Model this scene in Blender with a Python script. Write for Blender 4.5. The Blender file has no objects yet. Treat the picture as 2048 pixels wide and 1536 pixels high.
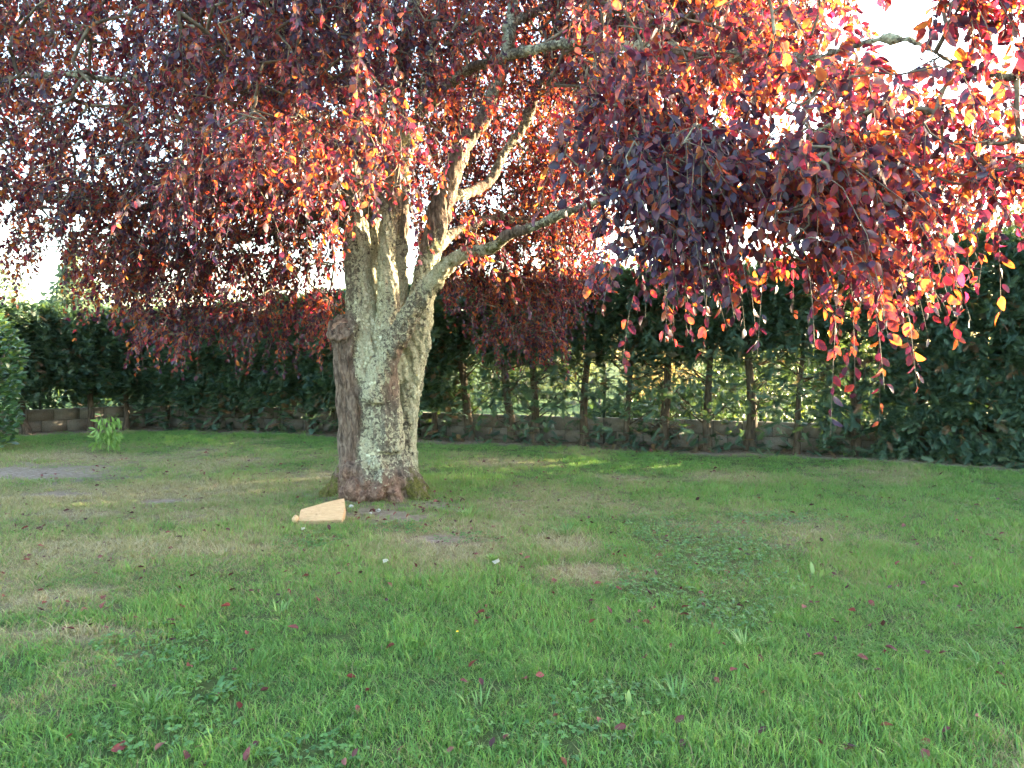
import bpy, math, random
import numpy as np
from mathutils import Vector, Matrix, noise as mnoise

SC = bpy.context.scene
COL = SC.collection
rad = math.radians
RNG = np.random.default_rng(11)
random.seed(7)

# ------------------------------------------------------------------ camera, sky, sun, exposure
F = 1500.0; PITCH = rad(1.9); CAMZ = 1.6
cam_d = bpy.data.cameras.new('camera'); cam = bpy.data.objects.new('camera', cam_d); COL.objects.link(cam)
cam_d.sensor_width = 36.0; cam_d.lens = 36.0 * F / 2048.0; cam_d.clip_start = 0.05; cam_d.clip_end = 2000
cam.location = (0, 0, CAMZ); cam.rotation_euler = (rad(90) - PITCH, 0, 0)
SC.camera = cam

SUN_AZ = rad(67); SUN_EL = rad(8.2)
world = bpy.data.worlds.new('World'); SC.world = world; world.use_nodes = True
wn = world.node_tree.nodes; wl = world.node_tree.links
bg = wn['Background']
sky = wn.new('ShaderNodeTexSky'); sky.sky_type = 'NISHITA'; sky.sun_disc = False
sky.sun_elevation = SUN_EL; sky.sun_rotation = SUN_AZ; sky.air_density = 1.0; sky.dust_density = 1.5; sky.ozone_density = 1.0
wl.new(sky.outputs['Color'], bg.inputs['Color']); bg.inputs['Strength'].default_value = 0.15
sun_d = bpy.data.lights.new('sun', 'SUN'); sun_d.energy = 4.2; sun_d.angle = rad(0.55); sun_d.color = (1.0, 0.80, 0.52)
sun = bpy.data.objects.new('sun', sun_d); COL.objects.link(sun)
S = Vector((math.sin(SUN_AZ) * math.cos(SUN_EL), math.cos(SUN_AZ) * math.cos(SUN_EL), math.sin(SUN_EL)))
sun.rotation_euler = S.to_track_quat('Z', 'Y').to_euler(); sun.location = S * 60
vs = SC.view_settings
vs.view_transform = 'Standard'; vs.look = 'None'; vs.gamma = 1.0; vs.use_curve_mapping = False
vs.exposure = 3.9
SC.cycles.max_bounces = 5; SC.cycles.transmission_bounces = 3; SC.cycles.diffuse_bounces = 3; SC.cycles.glossy_bounces = 2; SC.cycles.adaptive_threshold = .03

# ------------------------------------------------------------------ helpers
def P(px, py, Y):
    """world point seen at photo pixel (px, py) standing at distance Y"""
    cx = (px - 1024) / F; cy = -(py - 768) / F
    dx = cx; dy = math.cos(PITCH) + cy * math.sin(PITCH); dz = -math.sin(PITCH) + cy * math.cos(PITCH)
    s = Y / dy
    return np.array((dx * s, Y, CAMZ + dz * s))
def G(px, py):
    cx = (px - 1024) / F; cy = -(py - 768) / F
    dy = math.cos(PITCH) + cy * math.sin(PITCH); dz = -math.sin(PITCH) + cy * math.cos(PITCH)
    s = -CAMZ / dz
    return np.array((cx * s, dy * s))
def pix(V):
    """photo pixels and depth of world points"""
    V = np.asarray(V, float); x = V[:, 0]; y = V[:, 1]; z = V[:, 2] - CAMZ
    fw = y * math.cos(PITCH) - z * math.sin(PITCH); up = y * math.sin(PITCH) + z * math.cos(PITCH)
    fw = np.where(np.abs(fw) < 1e-3, 1e-3, fw)
    return 1024 + F * x / fw, 768 - F * up / fw, fw
def nrm(a):
    return a / np.maximum(np.linalg.norm(a, axis=-1, keepdims=True), 1e-9)

class VNoise:
    def __init__(s, seed): s.g = np.random.default_rng(seed).random((64, 64))
    def __call__(s, x, y):
        x = np.asarray(x, float); y = np.asarray(y, float)
        xi = np.floor(x).astype(int); yi = np.floor(y).astype(int)
        u = x - xi; v = y - yi; u = u * u * (3 - 2 * u); v = v * v * (3 - 2 * v)
        g = s.g; a = g[xi % 64, yi % 64]; b = g[(xi + 1) % 64, yi % 64]; c = g[xi % 64, (yi + 1) % 64]; d = g[(xi + 1) % 64, (yi + 1) % 64]
        return (a * (1 - u) + b * u) * (1 - v) + (c * (1 - u) + d * u) * v
N1, N2, N3 = VNoise(1), VNoise(2), VNoise(3)
def fbm(n, x, y): return (n(x, y) * .5 + n(x * 2.1 + 7, y * 2.1 + 3) * .3 + n(x * 4.7 + 1, y * 4.7 + 9) * .2)

def mesh_np(name, V, faces, mats=(), attrs=None, smooth=False, midx=None):
    """faces: list of int arrays, each (n, k)"""
    V = np.asarray(V, np.float32); me = bpy.data.meshes.new(name)
    faces = [np.asarray(f, np.int32) for f in faces if len(f)]
    me.vertices.add(len(V)); me.vertices.foreach_set('co', V.ravel())
    loops = np.concatenate([f.ravel() for f in faces]); sizes = np.concatenate([np.full(len(f), f.shape[1], np.int32) for f in faces])
    me.loops.add(len(loops)); me.loops.foreach_set('vertex_index', loops)
    me.polygons.add(len(sizes)); st = np.concatenate([[0], np.cumsum(sizes)[:-1]]).astype(np.int32)
    me.polygons.foreach_set('loop_start', st); me.polygons.foreach_set('loop_total', sizes)
    if midx is not None: me.polygons.foreach_set('material_index', np.asarray(midx, np.int32))
    if smooth: me.polygons.foreach_set('use_smooth', np.ones(len(sizes), bool))
    for k, a in (attrs or {}).items():
        at = me.attributes.new(k, 'FLOAT', 'POINT'); at.data.foreach_set('value', np.asarray(a, np.float32))
    for m in mats: me.materials.append(m)
    me.update(calc_edges=True); me.validate()
    return me
def link(name, me, parent=None, loc=None, kind=None):
    o = bpy.data.objects.new(name, me); COL.objects.link(o)
    if parent is not None: o.parent = parent
    if loc is not None: o.location = loc
    if kind: o['kind'] = kind
    return o
def empty(name, loc=(0, 0, 0), rz=0):
    o = bpy.data.objects.new(name, None); COL.objects.link(o); o.location = loc; o.rotation_euler = (0, 0, rz); o.empty_display_size = .2
    return o
def tag(o, label, cat, group=None):
    o['label'] = label; o['category'] = cat
    if group: o['group'] = group
    return o
class MB:
    def __init__(s): s.V = []; s.F = {}; s.n = 0; s.A = []
    def add(s, V, F, a=0.5):
        V = np.asarray(V, float); s.V.append(V)
        for f in F:
            f = np.asarray(f, int)
            if len(f): s.F.setdefault(f.shape[1], []).append(f + s.n)
        s.A.append(np.full(len(V), a) if np.isscalar(a) else np.asarray(a)); s.n += len(V)
    def mesh(s, name, mats, smooth=False):
        return mesh_np(name, np.concatenate(s.V), [np.concatenate(f) for f in s.F.values()], mats, {'rnd': np.concatenate(s.A)}, smooth)
def resample(pts, step):
    pts = np.asarray(pts, float); n = len(pts); out = []
    for i in range(n - 1):
        p0 = pts[max(i - 1, 0)]; p1 = pts[i]; p2 = pts[i + 1]; p3 = pts[min(i + 2, n - 1)]
        k = max(1, int(round(np.linalg.norm((p2 - p1)[:3]) / step)))
        for j in range(k):
            t = j / k
            out.append(.5 * ((2 * p1) + (-p0 + p2) * t + (2 * p0 - 5 * p1 + 4 * p2 - p3) * t * t + (-p0 + 3 * p1 - 3 * p2 + p3) * t ** 3))
    out.append(pts[-1]); return np.array(out)
def tube(pts, r, sides=8, cap=True):
    pts = np.asarray(pts, float); n = len(pts); r = np.broadcast_to(np.asarray(r, float), (n,))
    T = np.gradient(pts, axis=0) if n > 1 else np.zeros((1, 3)); T = nrm(T)
    ref = np.array((0.31, .95, 0.0)); U = nrm(np.cross(T, ref)); W = np.cross(T, U)
    a = np.arange(sides) * 2 * np.pi / sides
    V = pts[:, None] + r[:, None, None] * (np.cos(a)[None, :, None] * U[:, None] + np.sin(a)[None, :, None] * W[:, None])
    V = V.reshape(-1, 3); i = np.arange(n - 1)[:, None] * sides; j = np.arange(sides)[None]; j2 = (j + 1) % sides
    q = np.stack([i + j, i + j2, i + sides + j2, i + sides + j], -1).reshape(-1, 4)
    F = [q]
    if cap:
        c0 = len(V); V = np.vstack([V, pts[0] - T[0] * r[0] * .5, pts[-1] + T[-1] * r[-1] * .5])
        jj = np.arange(sides); k = (jj + 1) % sides; b = (n - 1) * sides
        F.append(np.concatenate([np.stack([np.full(sides, c0), k, jj], -1), np.stack([np.full(sides, c0 + 1), b + jj, b + k], -1)]))
    return V, F
def box(c, h, R=None):
    s = np.array([(x, y, z) for x in (-1, 1) for y in (-1, 1) for z in (-1, 1)], float) * np.asarray(h)
    if R is not None: s = s @ np.asarray(R).T
    return s + np.asarray(c), [np.array([(0, 1, 3, 2), (4, 6, 7, 5), (0, 4, 5, 1), (2, 3, 7, 6), (0, 2, 6, 4), (1, 5, 7, 3)])]

# ------------------------------------------------------------------ materials
class NT:
    def __init__(s, name):
        s.m = bpy.data.materials.new(name); s.m.use_nodes = True; s.t = s.m.node_tree; s.n = s.t.nodes; s.b = s.n['Principled BSDF']; s.out = s.n['Material Output']
    def new(s, ty, **kw):
        d = s.n.new(ty)
        for k, v in kw.items(): setattr(d, k, v)
        return d
    def l(s, a, b): s.t.links.new(a, b)
    def ramp(s, fac, stops, interp='LINEAR'):
        r = s.new('ShaderNodeValToRGB'); r.color_ramp.interpolation = interp; e = r.color_ramp.elements
        while len(e) < len(stops): e.new(0.5)
        for el, (p, c) in zip(e, stops): el.position = p; el.color = (*c, 1) if len(c) == 3 else c
        s.l(fac, r.inputs[0]); return r.outputs['Color']
    def noise(s, scale, detail=3, rough=.55, vec=None, dist=0):
        n = s.new('ShaderNodeTexNoise'); n.inputs['Scale'].default_value = scale; n.inputs['Detail'].default_value = detail; n.inputs['Roughness'].default_value = rough; n.inputs['Distortion'].default_value = dist
        if vec is not None: s.l(vec, n.inputs['Vector'])
        return n.outputs['Fac']
    def pos(s): return s.new('ShaderNodeNewGeometry').outputs['Position']
    def attr(s, name, ty='GEOMETRY'):
        a = s.new('ShaderNodeAttribute'); a.attribute_name = name; a.attribute_type = ty; return a.outputs['Fac']
    def mix(s, f, a, b, mode='MIX'):
        m = s.new('ShaderNodeMix', data_type='RGBA', blend_type=mode)
        if isinstance(f, float): m.inputs[0].default_value = f
        else: s.l(f, m.inputs[0])
        for x, i in ((a, 6), (b, 7)):
            if isinstance(x, tuple): m.inputs[i].default_value = (*x, 1)
            else: s.l(x, m.inputs[i])
        return m.outputs[2]
    def math(s, op, a, b=0.0):
        m = s.new('ShaderNodeMath', operation=op)
        for x, i in ((a, 0), (b, 1)):
            if isinstance(x, (int, float)): m.inputs[i].default_value = x
            else: s.l(x, m.inputs[i])
        return m.outputs[0]
    def col(s, c, rough=.8, spec=.3):
        if isinstance(c, tuple): s.b.inputs['Base Color'].default_value = (*c, 1)
        else: s.l(c, s.b.inputs['Base Color'])
        s.b.inputs['Roughness'].default_value = rough; s.b.inputs['Specular IOR Level'].default_value = spec
    def bump(s, h, strength=.5, dist=.02):
        b = s.new('ShaderNodeBump'); b.inputs['Strength'].default_value = strength; b.inputs['Distance'].default_value = dist
        s.l(h, b.inputs['Height']); s.l(b.outputs[0], s.b.inputs['Normal'])
    def translucent(s, c, fac):
        t = s.new('ShaderNodeBsdfTranslucent')
        if isinstance(c, tuple): t.inputs[0].default_value = (*c, 1)
        else: s.l(c, t.inputs[0])
        m = s.new('ShaderNodeMixShader'); m.inputs[0].default_value = fac
        s.l(s.b.outputs[0], m.inputs[1]); s.l(t.outputs[0], m.inputs[2]); s.l(m.outputs[0], s.out.inputs[0])

def leaf_mat(name, base, trans, rough=.4, spec=.4, fac=.45, use='GEOMETRY'):
    k = NT(name); r = k.attr('rnd', use)
    k.col(k.ramp(r, base), rough, spec); k.translucent(k.ramp(r, trans), fac); return k.m

M_PLUM = leaf_mat('plum_leaf',
    [(0, (.022, .017, .042)), (.45, (.036, .022, .050)), (.8, (.060, .023, .045)), (1, (.11, .032, .048))],
    [(0, (.025, .005, .016)), (.34, (.07, .008, .022)), (.48, (.22, .016, .034)), (.62, (.62, .09, .018)), (.78, (.82, .30, .04)), (.88, (.74, .05, .07)), (1, (.70, .03, .12))], .42, .6, .46)
M_FALLEN = leaf_mat('fallen_plum_leaf', [(0, (.04, .02, .02)), (.4, (.09, .03, .03)), (.7, (.17, .042, .042)), (1, (.21, .09, .07))],
    [(0, (.1, .02, .02)), (1, (.4, .1, .08))], .6, .3, .15)
M_TWIG = NT('plum_twig'); M_TWIG.col(M_TWIG.ramp(M_TWIG.noise(9, 3, .6, M_TWIG.pos()), [(.35, (.06, .045, .036)), (.55, (.14, .115, .085)), (.7, (.27, .24, .17))]), .85, .2); M_TWIG = M_TWIG.m
M_HEDGE = leaf_mat('cypress_foliage', [(0, (.032, .066, .050)), (.5, (.060, .118, .082)), (.85, (.095, .150, .090)), (.93, (.12, .075, .045)), (1, (.17, .10, .06))],
    [(0, (.05, .10, .03)), (.85, (.16, .24, .05)), (1, (.25, .15, .05))], .55, .35, .3)
M_LAUREL = leaf_mat('laurel_leaf', [(0, (.020, .060, .030)), (.7, (.045, .12, .045)), (1, (.17, .20, .04))], [(0, (.06, .16, .03)), (1, (.35, .40, .05))], .28, .6, .25)
M_SAPLING = leaf_mat('sapling_leaf', [(0, (.11, .22, .05)), (1, (.22, .36, .09))], [(0, (.2, .38, .06)), (1, (.32, .5, .1))], .4, .4, .35)
M_WEED = leaf_mat('weed_leaf', [(0, (.05, .13, .045)), (.6, (.10, .22, .06)), (1, (.24, .34, .12))], [(0, (.1, .2, .03)), (1, (.3, .45, .08))], .45, .4, .3)
M_TREE_Y = leaf_mat('yellow_green_leaf', [(0, (.08, .11, .03)), (.6, (.15, .18, .05)), (1, (.24, .22, .07))], [(0, (.11, .16, .05)), (1, (.22, .24, .08))], .5, .3, .5)
M_TREE_P = leaf_mat('pale_conifer_leaf', [(0, (.06, .10, .07)), (1, (.15, .19, .12))], [(0, (.2, .28, .14)), (1, (.4, .45, .2))], .5, .3, .4)
M_GOLD = leaf_mat('golden_leaf', [(0, (.18, .13, .06)), (1, (.34, .26, .12))], [(0, (.3, .22, .08)), (1, (.5, .4, .15))], .6, .3, .5)

def bark_mat():
    k = NT('plum_bark'); p = k.pos()
    mp = k.new('ShaderNodeMapping'); mp.inputs['Scale'].default_value = (1, 1, .28); k.l(p, mp.inputs[0])
    streak = k.noise(26, 5, .65, mp.outputs[0], .6)
    brown = k.ramp(streak, [(.3, (.032, .024, .020)), (.48, (.14, .102, .080)), (.62, (.25, .19, .15)), (.78, (.36, .285, .23))])
    grey = k.ramp(k.noise(34, 5, .7, p, .3), [(.32, (.035, .030, .024)), (.5, (.13, .115, .088)), (.68, (.26, .235, .18))])
    li = k.attr('lichen'); mo = k.attr('moss')
    base = k.mix(k.ramp(k.math('ADD', li, k.math('MULTIPLY', k.noise(7, 3, .6, p), .5)), [(.45, (0, 0, 0)), (.75, (1, 1, 1))]), brown, grey)
    base = k.mix(k.attr('bare'), base, k.ramp(k.noise(22, 5, .65, p, .8), [(.3, (.05, .028, .02)), (.48, (.16, .095, .07)), (.65, (.30, .20, .15)), (.8, (.40, .29, .23))]))
    lm = k.math('ADD', k.noise(20, 6, .70, p, .9), k.math('MULTIPLY', li, .36))
    lmask = k.ramp(lm, [(.68, (0, 0, 0)), (.715, (1, 1, 1))])
    lcol = k.ramp(k.noise(48, 4, .7, p), [(.3, (.20, .185, .12)), (.5, (.40, .385, .265)), (.7, (.56, .545, .40))])
    c = k.mix(lmask, base, lcol)
    mm = k.ramp(k.math('ADD', k.noise(11, 4, .65, p), k.math('MULTIPLY', mo, .5)), [(.74, (0, 0, 0)), (.90, (1, 1, 1))])
    c = k.mix(mm, c, k.ramp(k.noise(60, 3, .6, p), [(.3, (.035, .04, .01)), (.7, (.16, .15, .04))]))
    k.col(c, .92, .15)
    h = k.math('ADD', streak, k.math('MULTIPLY', k.noise(70, 4, .7, p), .5))
    h = k.math('ADD', h, k.math('MULTIPLY', lm, .9))
    k.bump(h, 1.0, .035); return k.m
M_BARK = bark_mat()
k = NT('lichen'); r = k.attr('rnd'); k.col(k.ramp(r, [(0, (.26, .25, .16)), (.5, (.45, .44, .31)), (.85, (.60, .595, .45)), (1, (.36, .32, .10))]), .95, .1); k.bump(k.noise(120, 3, .6, k.pos()), .6, .008); M_LICHEN = k.m
k = NT('burl_wood'); p = k.pos(); k.col(k.ramp(k.noise(22, 5, .65, p, .8), [(.3, (.07, .04, .03)), (.5, (.24, .14, .095)), (.7, (.40, .27, .19))]), .85, .2); k.bump(k.noise(55, 4, .6, p), .8, .015); M_BURL = k.m
k = NT('hedge_bark'); p = k.pos(); mp = k.new('ShaderNodeMapping'); mp.inputs['Scale'].default_value = (1, 1, .2); k.l(p, mp.inputs[0]); s_ = k.noise(30, 4, .6, mp.outputs[0]); k.col(k.ramp(s_, [(.3, (.03, .025, .02)), (.6, (.10, .08, .06)), (.8, (.17, .14, .10))]), .9, .2); k.bump(s_, .7, .02); M_HBARK = k.m
k = NT('concrete_block'); p = k.pos(); a = k.noise(3.0, 4, .6, p); b = k.noise(60, 3, .6, p)
k.col(k.mix(k.ramp(a, [(.58, (0, 0, 0)), (.72, (.7, .7, .7))]), k.ramp(b, [(.3, (.125, .115, .10)), (.7, (.21, .195, .17))]), (.13, .092, .06)), .92, .2); k.bump(b, .5, .006); M_BLOCK = k.m
k = NT('mortar'); k.col(k.ramp(k.noise(40, 2, .6, k.pos()), [(.3, (.06, .055, .048)), (.7, (.11, .10, .09))]), .95, .1); M_MORTAR = k.m
k = NT('fence_metal'); k.col((.04, .06, .05), .5, .4); k.b.inputs['Metallic'].default_value = .3; M_FENCE = k.m
k = NT('tan_foam'); p = k.pos(); mp = k.new('ShaderNodeMapping'); mp.inputs['Scale'].default_value = (.25, 1.6, 1.6); k.l(p, mp.inputs[0]); gr = k.noise(60, 4, .6, mp.outputs[0]); k.col(k.mix(k.ramp(k.noise(24, 5, .75, p), [(.56, (0, 0, 0)), (.70, (1, 1, 1))]), k.ramp(gr, [(.3, (.38, .24, .125)), (.5, (.47, .31, .17)), (.7, (.54, .37, .21))]), (.26, .165, .09)), .85, .25); k.bump(k.noise(90, 4, .7, p), .35, .006); M_TAN = k.m
k = NT('pale_stone'); k.col(k.ramp(k.noise(30, 3, .6, k.pos()), [(.3, (.30, .29, .26)), (.7, (.52, .51, .47))]), .8, .3); M_STONE = k.m
k = NT('paper'); k.col((.55, .52, .44), .8, .2); M_PAPER = k.m
k = NT('petal_yellow'); k.col((.8, .55, .03), .6, .2); M_PETAL = k.m

GREEN = [(0, (.026, .072, .026)), (.3, (.066, .168, .044)), (.55, (.118, .260, .056)), (.8, (.19, .345, .075)), (1, (.33, .46, .13))]
def ground_mat():
    k = NT('lawn_soil'); p = k.pos(); dry = k.attr('dry'); dirt = k.attr('dirt'); br = k.attr('lush')
    n = k.noise(40, 5, .7, p)
    g = k.ramp(k.math('ADD', k.math('MULTIPLY', n, .6), k.math('MULTIPLY', br, .4)), [(.2, (.016, .034, .010)), (.5, (.032, .068, .016)), (.8, (.065, .115, .028))])  # ground green darkened to paint the shade between blades
    d = k.ramp(n, [(.3, (.16, .12, .07)), (.7, (.36, .28, .18))])
    s = k.ramp(k.noise(18, 6, .7, p), [(.3, (.11, .085, .065)), (.55, (.24, .195, .155)), (.75, (.36, .305, .25))])
    c = k.mix(k.math('MULTIPLY', dry, .85), g, d); c = k.mix(dirt, c, s)
    far = k.attr('far'); c = k.mix(far, c, k.ramp(k.noise(1.3, 4, .6, p), [(.3, (.06, .105, .03)), (.7, (.11, .15, .045))]))
    k.col(c, .95, .1); k.bump(n, .8, .03); return k.m
M_GROUND = ground_mat()
def blade_mat():
    k = NT('grass_blade'); dry = k.attr('dry', 'INSTANCER'); tv = k.attr('tone', 'INSTANCER'); r = k.attr('rnd')
    t = k.math('ADD', k.math('MULTIPLY', tv, .5), k.math('MULTIPLY', r, .5))
    g = k.ramp(t, GREEN); s = k.ramp(r, [(0, (.20, .15, .08)), (.5, (.36, .29, .17)), (1, (.46, .40, .28))])
    # each blade is either straw or green: blade random against the dryness of its spot
    m = k.ramp(k.math('SUBTRACT', dry, r), [(.42, (0, 0, 0)), (.56, (1, 1, 1))])
    mm = k.new('ShaderNodeMapRange'); mm.inputs['From Min'].default_value = -.06; mm.inputs['From Max'].default_value = .06
    k.l(k.math('SUBTRACT', dry, r), mm.inputs['Value'])
    c = k.mix(mm.outputs[0], g, s)
    k.col(c, .5, .35); k.translucent(k.mix(.5, c, (.26, .40, .06)), .38); return k.m
M_BLADE = blade_mat()

# ------------------------------------------------------------------ ground
TREE = np.array((P(752, 1000, 8.62)[0], 8.65))
def soft(x, y, c, r, ang=0.0):
    dx = x - c[0]; dy = y - c[1]; ca, sa = math.cos(ang), math.sin(ang)
    u = (dx * ca + dy * sa) / r[0]; v = (-dx * sa + dy * ca) / r[1]
    return np.clip(1.25 - np.sqrt(u * u + v * v), 0, 1)
def ell(px, py, hx, hy):
    c = G(px, py); a = G(px + hx, py); b0 = G(px, py - hy); b1 = G(px, py + hy)
    return c, (abs(a[0] - c[0]), abs(b0[1] - b1[1]) / 2)
HPTS = [(-16.5, 10.2), (-8.6, 17.6), (-4.0, 16.3), (-1.7, 15.0), (1.6, 13.75), (5.25, 12.45), (7.5, 11.4), (14, 8.6), (24, 4.4)]
def dist_poly(x, y, pts):
    d = np.full(np.shape(x), 1e9); side = np.zeros(np.shape(x))
    for (x0, y0), (x1, y1) in zip(pts[:-1], pts[1:]):
        vx, vy = x1 - x0, y1 - y0; t = np.clip(((x - x0) * vx + (y - y0) * vy) / (vx * vx + vy * vy), 0, 1)
        dd = np.hypot(x - x0 - t * vx, y - y0 - t * vy); s = np.sign(vx * (y - y0) - vy * (x - x0))
        side = np.where(dd < d, s, side); d = np.minimum(d, dd)
    return d, side
DRY = [ell(*a) for a in ((900, 1082, 190, 58), (1180, 1150, 120, 22), (230, 1098, 300, 34), (470, 922, 110, 12), (350, 985, 330, 34), (90, 1205, 190, 34), (120, 1275, 190, 24), (150, 992, 190, 14), (620, 955, 160, 18), (1000, 925, 120, 14), (480, 1105, 160, 20), (150, 915, 220, 16), (1130, 1090, 90, 30))]
DIRT = [ell(*a) for a in ((60, 946, 240, 24), (775, 1033, 125, 22), (885, 1012, 80, 14), (880, 1082, 70, 14), (330, 1000, 70, 7), (120, 987, 90, 7))]
COVER = [ell(*a) for a in ((1400, 1095, 170, 70), (1540, 1042, 130, 14), (1310, 1180, 90, 40), (1150, 1480, 190, 60), (1240, 1400, 120, 40), (330, 1300, 160, 40), (330, 1470, 160, 60), (620, 1500, 130, 40), (430, 1380, 90, 26), (1450, 1230, 110, 40), (930, 1080, 70, 16), (620, 1090, 70, 20), (820, 1060, 60, 16))]
def dry_f(x, y):
    d = np.zeros(np.shape(x)); nz = fbm(N1, x * 2.3, y * 2.3)
    for c, r in DRY: d = np.maximum(d, soft(x, y, c, r))
    d = np.clip(d * (0.35 + 1.1 * nz), 0, 1)
    d = np.maximum(d, np.clip((fbm(N2, x * .8 + 5, y * .8) - .52) * 2.2, 0, .55))
    left = np.clip((-x - 0.5) / 3, 0, 1) * np.clip((y - 4.3) / 1.5, 0, 1) * np.clip((14.5 - y) / 1.5, 0, 1)
    d = np.maximum(d, left * np.clip(fbm(N3, x * 1.3, y * 1.3) * 1.5 - .25, 0, .75))
    mid = np.clip((y - 4.2) / 1.5, 0, 1) * np.clip((11.5 - y) / 2.5, 0, 1)
    return np.clip(d + .13 + .16 * mid * fbm(N1, x * 1.6 + 3, y * 1.6 + 8) * 1.6, 0, 1)
def dirt_f(x, y):
    d = np.zeros(np.shape(x)); nz = fbm(N2, x * 3.1, y * 3.1)
    for c, r in DIRT: d = np.maximum(d, soft(x, y, c, r))
    hd, _ = dist_poly(x, y, HPTS)
    d = np.maximum(d, np.clip((.95 - hd) / .5, 0, 1))
    d = np.maximum(d, np.clip(1.55 - np.hypot(x - TREE[0], y - TREE[1]) / .55, 0, 1))
    return np.clip(d * (.45 + 1.3 * nz) - .1, 0, 1)
def cover_f(x, y):
    d = np.zeros(np.shape(x)); nz = fbm(N3, x * 3.3, y * 3.3)
    for c, r in COVER: d = np.maximum(d, soft(x, y, c, r))
    return np.clip(d * (0.2 + 1.4 * nz), 0, 1)
def lush_f(x, y): return fbm(N1, x * .9 + 20, y * .9 + 4)
def gz(x, y):
    x = np.asarray(x, float); y = np.asarray(y, float)
    z = (fbm(N2, x * .35, y * .35) - .5) * .10 + (fbm(N1, x * 1.7, y * 1.7) - .5) * .035
    r = np.hypot(x - TREE[0], y - TREE[1]); return z + .10 * np.exp(-(r / .75) ** 2)
def gz1(x, y): return float(gz(np.array([x]), np.array([y]))[0])

xs = np.concatenate([np.array([-600, -250, -120, -60, -35, -24]), np.arange(-18, 18.01, .15), np.array([24, 35, 60, 120, 250, 600])])
ys = np.concatenate([np.array([-600, -200, -80, -30, -12, -5]), np.arange(-2, 20.01, .14), np.array([23, 28, 36, 50, 80, 150, 300, 700])])
X, Y = np.meshgrid(xs, ys); x = X.ravel(); y = Y.ravel()
near = (np.abs(x) < 18.5) & (y < 20.5) & (y > -2.5)
z = np.where(near, gz(x, y), 0)
nx, ny = len(xs), len(ys); i = np.arange(ny - 1)[:, None] * nx; j = np.arange(nx - 1)[None]
q = np.stack([i + j, i + j + 1, i + nx + j + 1, i + nx + j], -1).reshape(-1, 4)
hd, side = dist_poly(x, y, HPTS)
far = ((side > 0) & (hd > .5)).astype(float)
lawn = link('lawn', mesh_np('lawn', np.stack([x, y, z], -1), [q], [M_GROUND], {'dry': dry_f(x, y), 'dirt': dirt_f(x, y) * (1 - far), 'lush': lush_f(x, y), 'far': far}, True), kind='structure')

# ------------------------------------------------------------------ plum tree: trunk and limbs
PXM = 8.65 / F
STEMS = {
 'column': [(706, 1022, 8.46, 40), (708, 985, 8.48, 35), (709, 930, 8.50, 32), (706, 850, 8.50, 29), (699, 760, 8.50, 29), (694, 700, 8.48, 28), (690, 660, 8.46, 25)],
 'centre': [(752, 1030, 8.62, 76), (752, 985, 8.62, 66), (752, 930, 8.62, 57), (750, 850, 8.62, 46), (742, 780, 8.62, 45), (733, 700, 8.62, 40), (725, 640, 8.65, 34), (718, 560, 8.70, 27), (714, 480, 8.75, 24), (710, 400, 8.80, 23)],
 'second': [(772, 900, 8.50, 36), (768, 800, 8.48, 32), (772, 700, 8.52, 24), (775, 600, 8.56, 19), (774, 520, 8.60, 18), (778, 440, 8.66, 17), (785, 385, 8.70, 17)],
 'third': [(796, 760, 8.85, 20), (802, 600, 8.92, 13), (803, 500, 8.96, 12), (808, 395, 9.0, 11)],
 'dark': [(742, 640, 8.95, 20), (748, 540, 9.0, 16), (746, 450, 9.04, 15), (747, 385, 9.08, 15)],
 'back': [(796, 1010, 8.9, 54), (803, 950, 8.95, 36), (810, 880, 9.0, 24), (816, 800, 9.0, 24), (827, 720, 8.96, 26), (838, 650, 8.92, 26), (846, 590, 8.90, 25), (856, 530, 8.88, 24), (869, 470, 8.86, 23), (887, 395, 8.88, 21)],
 'diagonal': [(752, 800, 8.42, 34), (773, 718, 8.38, 24), (800, 668, 8.32, 21), (830, 612, 8.26, 20), (860, 570, 8.20, 18), (890, 535, 8.12, 16)],
}
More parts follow.
